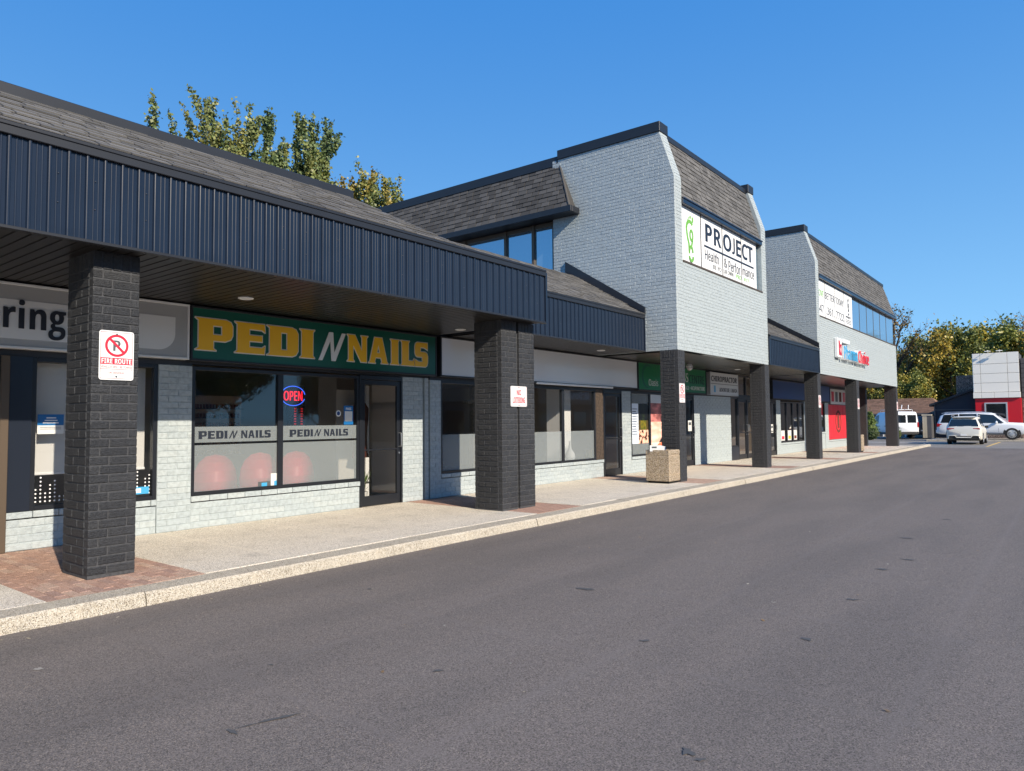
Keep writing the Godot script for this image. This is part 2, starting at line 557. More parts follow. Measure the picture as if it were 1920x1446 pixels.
func ring_bricks(w: float, d: float, r: int) -> Array:
	# one course round a pillar w wide (z) and d deep (x): faces as [side, a, b]; sides 0:+x 1:+z 2:-x 3:-z, along the side from its left end
	var out := []
	var fs := [0.0, 0.19, w] if r % 2 == 0 else [0.0, 0.10, w - 0.095, w]
	if w > 0.55:
		fs = [0.0, 0.21, 0.44] if r % 2 == 0 else [0.0, 0.12, 0.35, 0.44]
		var f2 := [0.50, 0.77, w] if r % 2 == 0 else [0.50, 0.62, 0.86, w]
		for i in f2.size() - 1:
			out.append([0, f2[i], f2[i + 1]])
			out.append([2, f2[i], f2[i + 1]])
	for i in fs.size() - 1:
		out.append([0, fs[i], fs[i + 1]])
		out.append([2, fs[i], fs[i + 1]])
	var a := 0.09
	var b := d - 0.09
	var ss := [a, a + 0.15, b] if r % 2 == 0 else [a, a + (b - a) * 0.62, b]
	for i in ss.size() - 1:
		out.append([1, ss[i], ss[i + 1]])
		out.append([3, ss[i], ss[i + 1]])
	return out

func pillar(label: String, z1: float, w: float, d: float, singles: bool) -> void:
	# z1: its end nearest the camera; front on XP
	var t := thing("brick_pillar", label, "pillar", Vector3(XP - d * 0.5, SW, z1 - w * 0.5), 0.0, "black brick pillars along the pavement")
	var H := SOF - SW
	var st := begin()
	var core := [[-w * 0.5, w * 0.5]]
	if w > 0.55:
		core = [[w * 0.5 - 0.44, w * 0.5], [-w * 0.5, w * 0.5 - 0.50]]
		box2(st, Vector3(-d * 0.5 + 0.05, 0, w * 0.5 - 0.51), Vector3(d * 0.5 - 0.05, H - 0.003, w * 0.5 - 0.43))
	for c in core:
		box2(st, Vector3(-d * 0.5 + 0.008, 0.0, c[0] + 0.008), Vector3(d * 0.5 - 0.008, H - 0.002, c[1] - 0.008))
	done(st, "core", M.black_mortar, t)
	var fr := [Transform3D(Basis(Vector3.UP, PI / 2), Vector3(d * 0.5, 0, w * 0.5)), Transform3D(Basis.IDENTITY, Vector3(-d * 0.5, 0, w * 0.5)),
		Transform3D(Basis(Vector3.UP, -PI / 2), Vector3(-d * 0.5, 0, -w * 0.5)), Transform3D(Basis(Vector3.UP, PI), Vector3(d * 0.5, 0, -w * 0.5))]
	var y := 0.035
	var n := floori((H - 0.19 - y) / COURSE)
	var ch := (H - 0.19 - y) / n
	var seen := [[], [], [], []]
	for r in n:
		var extra := 0.006 if r == 0 else 0.0
		for e in ring_bricks(w, d, r):
			var a: float = e[1]
			var b: float = e[2]
			if e[0] == 2:
				var q := w - b
				b = w - a
				a = q
			seen[e[0]].append([(a + b) * 0.5, y + (r + 0.5) * ch - extra, b - a, ch])
	var sol := roundi(w / 0.094)
	for k in sol:
		var uc := (k + 0.5) * w / sol
		if w > 0.55 and absf(uc - 0.47) < 0.05:
			continue
		seen[0].append([uc, H - 0.097, w / sol, 0.18])
		seen[2].append([uc, H - 0.097, w / sol, 0.18])
	for k in 5:
		for s in [1, 3]:
			seen[s].append([0.09 + (k + 0.5) * (d - 0.18) / 5.0, H - 0.097, (d - 0.18) / 5.0, 0.18])
	for s in 4:
		lay(t, seen[s], fr[s], M.black, singles and s < 2, 0.089, 0.011, 0.007)

# ------------------------------------------------------------------ shop-front pieces (frame: x along the front, y up from the pavement, z out)
func window(t: Node, u0: float, u1: float, y0: float, y1: float, mull: Array, z := -0.06, called := "window", bar := 0.055) -> MeshInstance3D:
	var st := begin()
	box2(st, Vector3(u0, y0, z - 0.05), Vector3(u0 + bar, y1, z + 0.045), 0.004)
	box2(st, Vector3(u1 - bar, y0, z - 0.05), Vector3(u1, y1, z + 0.045), 0.004)
	box2(st, Vector3(u0 + bar, y0, z - 0.05), Vector3(u1 - bar, y0 + bar, z + 0.045), 0.004)
	box2(st, Vector3(u0 + bar, y1 - bar, z - 0.05), Vector3(u1 - bar, y1, z + 0.045), 0.004)
	var w := done(st, called, M.frame, t)
	var e := [u0 + bar]
	for m in mull:
		part(w, "mullion", M.frame, Vector3(m - 0.05, y0 + bar, z - 0.045), Vector3(m + 0.05, y1 - bar, z + 0.043))
		e.append(m - 0.05)
		e.append(m + 0.05)
	e.append(u1 - bar)
	for k in range(0, e.size(), 2):
		part(w, "pane", M.glass, Vector3(e[k] - 0.004, y0 + bar - 0.004, z - 0.004), Vector3(e[k + 1] + 0.004, y1 - bar + 0.004, z + 0.004), 0.0)
	return w

func glass_door(t: Node, u0: float, u1: float, y1: float, handle_right := true, z := -0.05) -> MeshInstance3D:
	var st := begin()
	var f := 0.045
	for b in [[u0, u0 + f, 0.0, y1], [u1 - f, u1, 0.0, y1], [u0 + f, u1 - f, y1 - 0.08, y1]]:
		box2(st, Vector3(b[0], b[2], z - 0.06), Vector3(b[1], b[3], z + 0.05), 0.004)
	var a := u0 + f + 0.006
	var b2 := u1 - f - 0.006
	var yt := y1 - 0.088
	for b in [[a, a + 0.075, 0.012, yt], [b2 - 0.075, b2, 0.012, yt], [a + 0.075, b2 - 0.075, 0.012, 0.19], [a + 0.075, b2 - 0.075, yt - 0.085, yt]]:
		box2(st, Vector3(b[0], b[2], z - 0.03), Vector3(b[1], b[3], z + 0.03), 0.004)
	var d := done(st, "door", M.frame, t)
	part(d, "pane", M.glass, Vector3(a + 0.07, 0.186, z - 0.004), Vector3(b2 - 0.07, yt - 0.08, z + 0.004), 0.0)
	part(d, "push_bar", M.frame, Vector3(a + 0.07, 1.02, z + 0.0), Vector3(b2 - 0.07, 1.05, z + 0.028))
	var hx := b2 - 0.03 if handle_right else a + 0.03
	st = begin()
	tube(st, [Vector3(hx, 1.08, z + 0.03), Vector3(hx, 1.08, z + 0.085), Vector3(hx, 1.1, z + 0.095), Vector3(hx, 1.32, z + 0.095), Vector3(hx, 1.34, z + 0.085), Vector3(hx, 1.34, z + 0.03)], [0.011, 0.011, 0.011, 0.011, 0.011, 0.011], 8)
	done(st, "handle", M.steel, d)
	st = begin()
	lathe(st, [Vector2(0.0, 0.012), Vector2(0.018, 0.01), Vector2(0.02, 0.0)], Vector3(hx, 0.96, z + 0.031), 12, Basis(Vector3.RIGHT, PI / 2))
	done(st, "lock", M.steel, d)
	return d

func room(t: Node, u0: float, u1: float, depth: float, m: Material, h := SOF - SW - 0.05) -> void:
	# floor, ceiling and three walls with thickness behind the glass
	part(t, "floor", M.room_floor, Vector3(u0, -0.1, -depth), Vector3(u1, 0.006, -0.2), 0.0)
	part(t, "ceiling", M.room, Vector3(u0, h - 0.5, -depth), Vector3(u1, h - 0.35, -0.2), 0.0)
	part(t, "back_wall", m, Vector3(u0, 0.006, -depth - 0.1), Vector3(u1, h - 0.35, -depth), 0.0)
	part(t, "side_wall", m, Vector3(u0 + 0.0, 0.006, -depth), Vector3(u0 + 0.08, h - 0.5, -0.2), 0.0)
	part(t, "side_wall", m, Vector3(u1 - 0.08, 0.006, -depth), Vector3(u1 - 0.0, h - 0.5, -0.2), 0.0)

func header(t: Node, u0: float, u1: float, y0: float) -> void:
	part(t, "header_panel", M.trim, Vector3(u0, y0, -0.2), Vector3(u1, SOF - SW + 0.6, -0.012), 0.0)

func sign_box(called: String, label: String, u0: float, u1: float, y0: float, y1: float, face: Material, frame: Material, z := 0.13, thick := 0.14) -> Node3D:
	# y given above the lot
	var t := thing(called, label, "sign", Vector3(XW, y0, -u0), PI / 2)
	var w := u1 - u0
	var h := y1 - y0
	part(t, "board", face, Vector3(0.03, 0.03, z - thick + 0.02), Vector3(w - 0.03, h - 0.03, z - 0.012), 0.0)
	var st := begin()
	for b in [[0.0, w, 0.0, 0.032], [0.0, w, h - 0.032, h], [0.0, 0.032, 0.032, h - 0.032], [w - 0.032, w, 0.032, h - 0.032]]:
		box2(st, Vector3(b[0], b[2], z - thick), Vector3(b[1], b[3], z), 0.004)
	done(st, "frame", frame, t)
	return t

func notice(called: String, label: String, cat: String, at: Vector3, w: float, h: float, m: Material, turn := PI / 2, ch := 0.0) -> Node3D:
	# thin sheet; at = its lower left corner
	var t := thing(called, label, cat, at, turn)
	part(t, "sheet", m, Vector3(0, 0, -0.002), Vector3(w, h, 0.002), ch)
	return t

# ------------------------------------------------------------------ scene
func _ready() -> void:
	rng.seed = 20241
	var cam := Camera3D.new()
	cam.name = "camera"
	cam.position = Vector3(0, 1.65, 0)
	cam.rotation_degrees = Vector3(2.96, 38.14, -0.55)
	cam.fov = 56.69
	cam.far = 900.0
	add_child(cam)
	var env := Environment.new()
	env.background_mode = Environment.BG_SKY
	var sky := Sky.new()
	var sm := ProceduralSkyMaterial.new()
	sm.sky_top_color = Color(0.15, 0.415, 0.69)
	sm.sky_horizon_color = Color(0.52, 0.72, 0.86)
	sm.sky_curve = 0.19
	sm.ground_bottom_color = Color(0.25, 0.24, 0.23)
	sm.ground_horizon_color = Color(0.5, 0.6, 0.7)
	sm.energy_multiplier = 1.0
	sky.sky_material = sm
	env.sky = sky
	env.tonemap_mode = Environment.TONE_MAPPER_LINEAR
	env.tonemap_exposure = 1.6
	env.sdfgi_enabled = true
	env.ssao_enabled = true
	env.ssil_enabled = true
	var we := WorldEnvironment.new()
	we.name = "world_environment"
	we.environment = env
	add_child(we)
	var sun := DirectionalLight3D.new()
	sun.name = "sun"
	sun.light_energy = 1.3
	sun.light_color = Color(1.0, 0.945, 0.86)
	sun.light_angular_distance = 0.5
	sun.shadow_enabled = true
	add_child(sun)
	sun.look_at_from_position(Vector3.ZERO, Vector3(-1.0, -0.62, -0.30), Vector3.UP)

	make_materials()
	setting()
	canopies()
	blocks()
	pillars()
	shops()
	shop_signs()
	small_things()
	cars()
	far_buildings()
	trees()

# ------------------------------------------------------------------ ground
func setting() -> void:
	var st := begin()
	quad(st, Vector3(-300, 0, 300), Vector3(300, 0, 300), Vector3(300, 0, -300), Vector3(-300, 0, -300), Vector3.UP)
	var lot := done(st, "parking_lot", M.asphalt, self, "structure")
	tag(lot, "dark grey asphalt of the parking lot in front of the shops", "asphalt")
	# oil spots and scuffs, where the photograph has them
	for s in [[-3.58, -2.42, 0.17, 0.022, 1.2], [-3.63, -2.25, 0.1, 0.012, 1.3], [-3.63, -2.16, 0.07, 0.03, 0.0], [-1.58, -3.4, 0.06, 0.05, 0.2], [-1.5, -3.36, 0.05, 0.025, 1.0], [-1.636, -5.65, 0.07, 0.05, 0.3], [-1.654, -7.13, 0.09, 0.05, 0.8], [-1.72, -8.74, 0.11, 0.06, 0.1], [-1.6, -9.5, 0.08, 0.05, 0.0], [-1.9, -11.2, 0.12, 0.06, 0.3], [-1.7, -13.6, 0.12, 0.07, 0.6], [-5.6, -4.8, 0.05, 0.03, 0.1], [-3.85, -6.06, 0.14, 0.05, 0.2], [-4.4, -2.9, 0.04, 0.02, 0.4], [-3.4, -3.5, 0.05, 0.025, 0.9], [-2.6, -4.9, 0.06, 0.03, 0.5]]:
		stain(lot, s, M.stain)
	for s in [[-5.62, -1.9, 0.06, 0.03, 0.2], [-4.1, -4.3, 0.025, 0.02, 0.0], [-3.1, -3.9, 0.02, 0.015, 0.0], [-2.2, -6.6, 0.03, 0.02, 0.0], [-5.2, -8.0, 0.03, 0.02, 0.0], [-3.2, -9.6, 0.04, 0.02, 0.0]]:
		stain(lot, s, M.stain_pale)
	# older, paler surfacing past the end of the kerb
	st = begin()
	quad(st, Vector3(-60, 0.004, -44.4), Vector3(-6.9, 0.004, -46.6), Vector3(-6.9, 0.004, -120), Vector3(-60, 0.004, -120), Vector3.UP)
	quad(st, Vector3(-6.9, 0.004, -46.6), Vector3(60, 0.004, -43.2), Vector3(60, 0.004, -120), Vector3(-6.9, 0.004, -120), Vector3.UP)
	var old := done(st, "side_driveway", M.old_asphalt, self, "structure")
	tag(old, "paler old asphalt of the driveway past the end of the shops", "asphalt")
	part(old, "painted_line", M.line_yellow, Vector3(-4.06, 0.005, -58.5), Vector3(-3.95, 0.009, -49.0), 0.0)
	part(old, "painted_line", M.line_white, Vector3(-12.5, 0.005, -56.1), Vector3(-6.2, 0.009, -55.8), 0.0)
	# kerb in cast lengths
	var kerb := thing("kerb", "pale worn concrete kerb along the pavement", "kerb", Vector3(-6.75, 0, 0))
	kerb.set_meta("kind", "structure")
	var z := 6.0
	while z > -46.0:
		var len := 3.05
		st = begin()
		var poly := PackedVector2Array([Vector2(-0.34, -0.05), Vector2(0.0, -0.05), Vector2(-0.012, 0.02), Vector2(-0.035, 0.105), Vector2(-0.055, 0.124), Vector2(-0.34, 0.128)])
		prism(st, poly, z - len + 0.008, z - 0.004)
		var k := done(st, "kerb_length", M.kerb, kerb)
		k.position = Vector3(rng.randf_range(-0.008, 0.008), rng.randf_range(-0.004, 0.003), 0)
		z -= len
	st = begin()
	box2(st, Vector3(-0.36, -0.05, -46.1), Vector3(-3.6, 0.122, -45.75), 0.01)
	done(st, "kerb_return", M.kerb, kerb)
	# pavement: cast slabs between bands of red pavers
	var walk := thing("pavement", "exposed aggregate pavement under the shop canopies", "pavement", Vector3(0, 0, 0))
	walk.set_meta("kind", "structure")
	var x0 := XW - 0.2
	var x1 := -7.10
	part(walk, "bedding", M.joint, Vector3(x0, -0.05, -45.72), Vector3(x1 - 0.01, SW - 0.012, 6.0), 0.0)
	var bands := [[-2.46, -3.90], [-9.70, -11.10], [-16.5, -17.9], [-23.0, -24.3], [-28.9, -30.2], [-35.2, -36.4]]
	var zz := 6.0
	for b in bands + [[-45.72, -45.72]]:
		var run: float = zz - b[0]
		var n := maxi(1, roundi(run / 2.9))
		for k in n:
			part(walk, "slab", M.walk, Vector3(x0, SW - 0.06, zz - run * (k + 1) / n + 0.005), Vector3(x1, SW + rng.randf_range(-0.002, 0.001), zz - run * k / n - 0.005), 0.006)
		zz = b[1]
	for i in bands.size():
		var b: Array = bands[i]
		st = begin()
		var row := 0
		var zr: float = b[0]
		while zr - 0.097 > b[1] - 0.02:
			var x := x1 - (0.145 if row % 2 == 1 else 0.0)
			if row % 2 == 1:
				paver(walk, st, i == 0, x1 - 0.07, zr, 0.14)
			while x - 0.29 > x0 - 0.05:
				paver(walk, st, i == 0, x - 0.145, zr, 0.29)
				x -= 0.29
			zr -= 0.103
			row += 1
		if i > 0:
			done(st, "pavers", M.paver[i % 4], walk, "stuff")
	# fallen leaves and grit near the kerb
	st = begin()
	for k in 70:
		var p := Vector3(rng.randf_range(-6.7, -0.8), 0.006, -rng.randf_range(1.6, 22.0))
		if k < 30:
			p.x = -6.72 + absf(rng.randfn(0.0, 0.18))
		var s := rng.randf_range(0.008, 0.02)
		var a := rng.randf() * TAU
		var u := Vector3(cos(a), rng.randf_range(0.1, 0.4), sin(a)) * s
		var v := Vector3(-sin(a), 0.05, cos(a)) * s * 0.7
		st.set_color([Color(0.35, 0.2, 0.06), Color(0.24, 0.16, 0.08), Color(0.42, 0.36, 0.26), Color(0.5, 0.46, 0.38)][rng.randi() % 4])
		quad(st, p - u, p - v, p + u, p + v, Vector3.UP)
	var lf := done(st, "fallen_leaves", M.leaf, self, "stuff")
	tag(lf, "dry leaf scraps and grit scattered on the asphalt", "leaves")

func stain(parent: Node, s: Array, m: Material) -> void:
	var st := begin()
	var n := 14
	var c := Vector3(s[0], 0.005, s[1])
	var ring := []
	for k in n:
		var a := TAU * k / n
		var r := rng.randf_range(0.25, 1.0)
		var p := Vector3(cos(a) * s[2] * r, 0, sin(a) * s[3] * r).rotated(Vector3.UP, s[4])
		ring.append(c + p)
	for k in n:
		tri(st, c, ring[k], ring[(k + 1) % n], Vector3.UP)
	done(st, "stain", m, parent)

func paver(walk: Node, st: SurfaceTool, single: bool, xc: float, zr: float, len: float) -> void:
	var s := Vector3(len - 0.007, 0.06, 0.096)
	var c := Vector3(xc, SW - 0.032 + rng.randf_range(-0.0025, 0.0015), zr - 0.05)
	if single:
		var p := put(cbox(s, 0.005), "paver", M.paver[rng.randi() % 4], walk)
		p.position = c
		p.rotation.x = rng.randf_range(-0.012, 0.018)
	else:
		box(st, c, s, 0.004)

# ------------------------------------------------------------------ canopies
func rib_panel(w: float, y0: float, y1: float, mods: int) -> ArrayMesh:
	var key := "rib_%d_%d_%d" % [roundi(w * 1000), roundi(y1 * 1000), mods]
	if cache.has(key):
		return cache[key]
	var p := PackedVector2Array()
	var s := w / mods
	for k in mods:
		var u := k * s
		for e in [[0.0, 0.0], [0.006, 0.014], [0.010, 0.019], [0.017, 0.022], [0.028, 0.022], [0.033, 0.019], [0.041, 0.0], [0.072, 0.0], [0.076, 0.004], [0.081, 0.0065], [0.087, 0.0065], [0.091, 0.0], [0.115, 0.0], [0.119, 0.004], [0.124, 0.0065], [0.130, 0.0065], [0.134, 0.0]]:
			p.append(Vector2(u + e[0] * s / 0.164, e[1]))
	p.append(Vector2(w, 0.0))
	var st := begin()
	for i in p.size() - 1:
		quad(st, Vector3(p[i].x, y0, p[i].y), Vector3(p[i + 1].x, y0, p[i + 1].y), Vector3(p[i + 1].x, y1, p[i + 1].y), Vector3(p[i].x, y1, p[i].y))
		quad(st, Vector3(p[i].x, y0, -0.006), Vector3(p[i + 1].x, y0, -0.006), Vector3(p[i + 1].x, y0, p[i + 1].y), Vector3(p[i].x, y0, p[i].y), Vector3.DOWN)
	quad(st, Vector3(0, y0, -0.006), Vector3(w, y0, -0.006), Vector3(w, y1, -0.006), Vector3(0, y1, -0.006), Vector3.FORWARD)
	cache[key] = st.commit()
	return cache[key]

func shingles(st: SurfaceTool, fr: Transform3D, len: float, width: float, lim := [], expo := 0.143, tab := 0.31) -> void:
	# fr: x along the eave, y up the slope, z out of the roof
	var n := ceili(len / expo)
	for r in n:
		var y := r * expo
		var h := minf(expo * 1.25, len - y + 0.01)
		var a1 := width
		var a0 := 0.0
		if not lim.is_empty():
			var l := between(lim, y + h * 0.5)
			a0 = l[0]
			a1 = l[1]
		var u := a0 - tab * (0.5 if r % 2 == 1 else 0.0) - rng.randf() * 0.08
		while u < a1:
			var w := tab * rng.randf_range(0.6, 1.35)
			var a := maxf(u, a0)
			var b := minf(u + w, a1)
			if b - a > 0.01:
				st.set_color(g(rng.randf_range(0.55, 1.0)))
				var th := rng.randf_range(0.008, 0.02)
				box(st, fr * Vector3((a + b) * 0.5, y + h * 0.5, th * 0.5 + 0.01), Vector3(b - a - 0.016, h, th), 0.0, fr.basis * Basis(Vector3.RIGHT, -0.10))
			u += w
	st.set_color(Color.WHITE)

func canopy(label: String, xf: float, z0: float, n: int, pw: float, run: float, hip: float, depth: float, cope := 0.14) -> Node3D:
	# ribbed metal face, boarded underside, shingled slope rising behind
	var t := thing("canopy", label, "canopy", Vector3(xf, SOF, z0), PI / 2)
	var w := n * pw
	var mesh := rib_panel(pw, 0.03, 0.87, 5)
	for k in n:
		var p := put(mesh, "metal_panel", M.navy, t)
		p.position = Vector3(k * pw, 0, 0)
	var st := begin()
	box2(st, Vector3(0, 0.86, -0.05), Vector3(w, 0.965, 0.04), 0.006)
	box2(st, Vector3(0, 0.94, -0.06), Vector3(w, 0.975, 0.052), 0.004)
	done(st, "drip_edge", M.trim, t)
	part(t, "bottom_trim", M.trim, Vector3(0, 0.0, -0.06), Vector3(w, 0.032, 0.024), 0.004)
	part(t, "corner_trim", M.navy, Vector3(w - 0.002, 0.0, -0.10), Vector3(w + 0.045, 0.935, 0.03), 0.004)
	part(t, "corner_trim", M.navy, Vector3(-0.045, 0.0, -0.10), Vector3(0.002, 0.935, 0.03), 0.004)
	part(t, "end_panel", M.trim, Vector3(w - 0.002, 0.03, -depth), Vector3(w + 0.03, 0.93, -0.10), 0.0)
	part(t, "end_panel", M.trim, Vector3(-0.03, 0.03, -depth), Vector3(0.002, 0.93, -0.10), 0.0)
	st = begin()
	for k in n:
		for j in [1, 3]:
			if (k * 2 + j) % 3 == 0:
				continue
			for y in [0.62, 0.34]:
				box(st, Vector3(k * pw + j * pw / 5.0 + 0.095, y, 0.006), Vector3(0.012, 0.012, 0.014), 0.004)
	done(st, "screws", M.screw, t, "stuff")
	# underside boards
	part(t, "soffit_backing", M.gap, Vector3(0, 0.022, -depth), Vector3(w, 0.03, -0.06), 0.0)
	var bw := 0.13
	var nb := floori(w / bw)
	var bm := cbox(Vector3(bw - 0.016, 0.018, depth - 0.07), 0.003)
	for k in nb:
		var b := put(bm, "soffit_board", M.soffit, t)
		b.position = Vector3((k + 0.5) * bw, 0.011, -0.03 - depth * 0.5)
	# roof
	var rise := run * 0.6
	var sl := sqrt(run * run + rise * rise)
	var up := Vector3(0, rise, -run).normalized()
	var out := Vector3(0, run, rise).normalized()
	var fr := Transform3D(Basis(Vector3.RIGHT, up, out), Vector3(0, 0.965, 0.03))
	st = begin()
	var e0 := fr * Vector3.ZERO
	var e1 := fr * Vector3(w - hip, 0, 0)
	var r1 := fr * Vector3(w - hip - (run if hip > 0.0 else 0.0), sl, 0)
	var r0 := fr * Vector3(0, sl, 0)
	quad(st, e0, e1, r1, r0, out)
	if hip > 0.0:
		quad(st, e1, Vector3(e1.x, e1.y, -depth), Vector3(r1.x, r1.y, -depth), r1, Vector3(1, 1, 0).normalized())
	var rf := done(st, "roof", M.shingle[0], t)
	st = begin()
	var lim := [0.0, 0.0, w - hip, sl, 0.0, w - hip - (run if hip > 0.0 else 0.0)]
	shingles(st, fr, sl, w, lim)
	done(st, "shingles", M.shingle_vc, rf, "stuff")
	part(t, "coping", M.trim, Vector3(0, 0.965 + rise - 0.05, -run - 0.22), Vector3(r1.x + 0.06, 0.965 + rise + cope, -run + 0.03), 0.008)
	part(t, "deck", M.trim, Vector3(0, 0.06, -depth), Vector3(w, 0.93, -0.07), 0.0)
	part(t, "roof_core", M.trim, Vector3(0, 0.92, -depth - 4.0), Vector3(r1.x, 0.965 + rise - 0.06, -run - 0.1), 0.0)
	return t

func canopies() -> void:
	canopy("long black ribbed metal canopy with sloped shingle roof above the nail salon", XF, 4.22, 18, 0.82, 1.23, 2.24, 2.75)
	var c2 := canopy("short black ribbed metal canopy set back beside the first grey brick block", -8.67, -10.86, 7, 0.82, 2.1, 0.0, 1.58, 0.0)
	# flashing where the roof meets the brick block
	var st := begin()
	var a := Vector3(5.70, 0.99, 0.05)
	var b := Vector3(5.70, 2.40, -2.40)
	quad(st, a, b, b + Vector3(0, 0.3, 0), a + Vector3(0, 0.17, 0), Vector3.LEFT)
	quad(st, a + Vector3(0, 0.17, 0), b + Vector3(0, 0.3, 0), b + Vector3(0.05, 0.3, 0), a + Vector3(0.05, 0.17, 0), Vector3.UP)
	quad(st, a, b, b + Vector3(-0.12, 0.02, 0), a + Vector3(-0.12, 0.02, 0), Vector3.UP)
	quad(st, a, a + Vector3(0, 0.17, 0), a + Vector3(0.05, 0.17, 0), a + Vector3(0.05, 0, 0), Vector3.BACK)
	done(st, "wall_flashing", M.trim, c2)
	var c3 := canopy("short black ribbed metal canopy between the two grey brick blocks", -7.72, -23.44, 7, 0.818, 2.2, 0.0, 2.53)
	st = begin()
	a = Vector3(5.70, 0.99, 0.04)
	b = Vector3(5.70, 2.33, -2.2)
	quad(st, a, b, b + Vector3(0, 0.2, 0), a + Vector3(0, 0.2, 0), Vector3.LEFT)
	quad(st, a, b, b + Vector3(-0.12, 0.02, 0), a + Vector3(-0.12, 0.02, 0), Vector3.UP)
	done(st, "wall_flashing", M.trim, c3)

# ------------------------------------------------------------------ two-storey blocks
func nearer_brick(p: Array, q: Array) -> bool:
	return p[0] - absf(p[1] - 2.6) * 0.35 > q[0] - absf(q[1] - 2.6) * 0.35

func fin(t: Node3D, z1: float, th: float, singles: int, side: bool) -> void:
	# brick end wall with a sloped upper front edge; local frame: x world x from XP, y from SOF, z world
	var prof := PackedVector2Array([Vector2(-3.75, 0.0), Vector2(-0.007, 0.0), Vector2(-0.007, 4.45), Vector2(-0.40, 5.70), Vector2(-3.75, 5.70)])
	var st := begin()
	prism(st, prof, z1 - th + 0.004, z1 - 0.007)
	var w := done(st, "end_wall", M.pale_mortar, t)
	var lim := [4.45, -3.75, 0.0, 5.70, -3.75, -0.393]
	if side:
		var rows := brick_rows(-3.75, 0.0, 0.0, 5.68, lim)
		rows.sort_custom(nearer_brick)
		lay(w, rows.slice(0, singles), Transform3D(Basis.IDENTITY, Vector3(0, 0, z1)), M.pale, true)
		lay(w, rows.slice(singles), Transform3D(Basis.IDENTITY, Vector3(0, 0, z1)), M.pale, false)
	var f := Transform3D(Basis(Vector3.UP, PI / 2), Vector3(0, 0, z1 - 0.092))
	lay(w, brick_rows(0.0, th - 0.1, 0.0, 4.45), f, M.pale, false)
	var sl := Vector3(-0.393, 1.25, 0).normalized()
	var fs := Transform3D(Basis(Vector3(0, 0, -1), sl, Vector3(0, 0, -1).cross(sl)), Vector3(0, 4.46, z1 - 0.092))
	lay(w, brick_rows(0.0, th - 0.1, 0.0, 1.29), fs, M.pale, false)
	st = begin()
	box2(st, Vector3(-3.56, 5.69, z1 - th - 0.03), Vector3(-0.36, 5.95, z1 + 0.035), 0.006)
	done(st, "coping", M.trim, t)

func mansard_front(t: Node3D, za: float, zb: float, hip_end: bool) -> void:
	# shingled slope over the windows, facing the lot, from za to zb (zb further away)
	var w := za - zb
	var y0 := 3.98
	var y1 := 5.66
	var b0 := -0.02
	var b1 := -0.50
	var sl := Vector2(b0 - b1, y1 - y0).length()
	var up := Vector3(b1 - b0, y1 - y0, 0).normalized()
	var al := Vector3(0, 0, -1)
	var fr := Transform3D(Basis(al, up, al.cross(up)), Vector3(b0, y0, za))
	var st := begin()
	var hp := 0.42 if hip_end else 0.0
	quad(st, fr * Vector3.ZERO, fr * Vector3(w, 0, 0), fr * Vector3(w - hp, sl, 0), fr * Vector3(0, sl, 0), fr.basis.z)
	if hip_end:
		quad(st, Vector3(b0, y0, zb), Vector3(-4, y0, zb), Vector3(-4, y1, zb + hp), Vector3(b1, y1, zb + hp), Vector3(0, 0.2, -1).normalized())
	var rf := done(st, "roof", M.shingle[0], t)
	st = begin()
	shingles(st, fr, sl, w, [0.0, 0.0, w, sl, 0.0, w - hp], 0.15, 0.3)
	done(st, "shingles", M.shingle_vc, rf, "stuff")
	st = begin()
	box2(st, Vector3(-0.12, 3.84, zb), Vector3(0.035, 3.99, za), 0.008)
	box2(st, Vector3(-0.12, 3.955, zb - 0.01), Vector3(0.06, 3.995, za), 0.006)
	done(st, "eave_trim", M.navy, t)
	part(t, "coping", M.trim, Vector3(-0.75, y1 - 0.02, zb + hp), Vector3(-0.45, y1 + 0.14, za), 0.008)

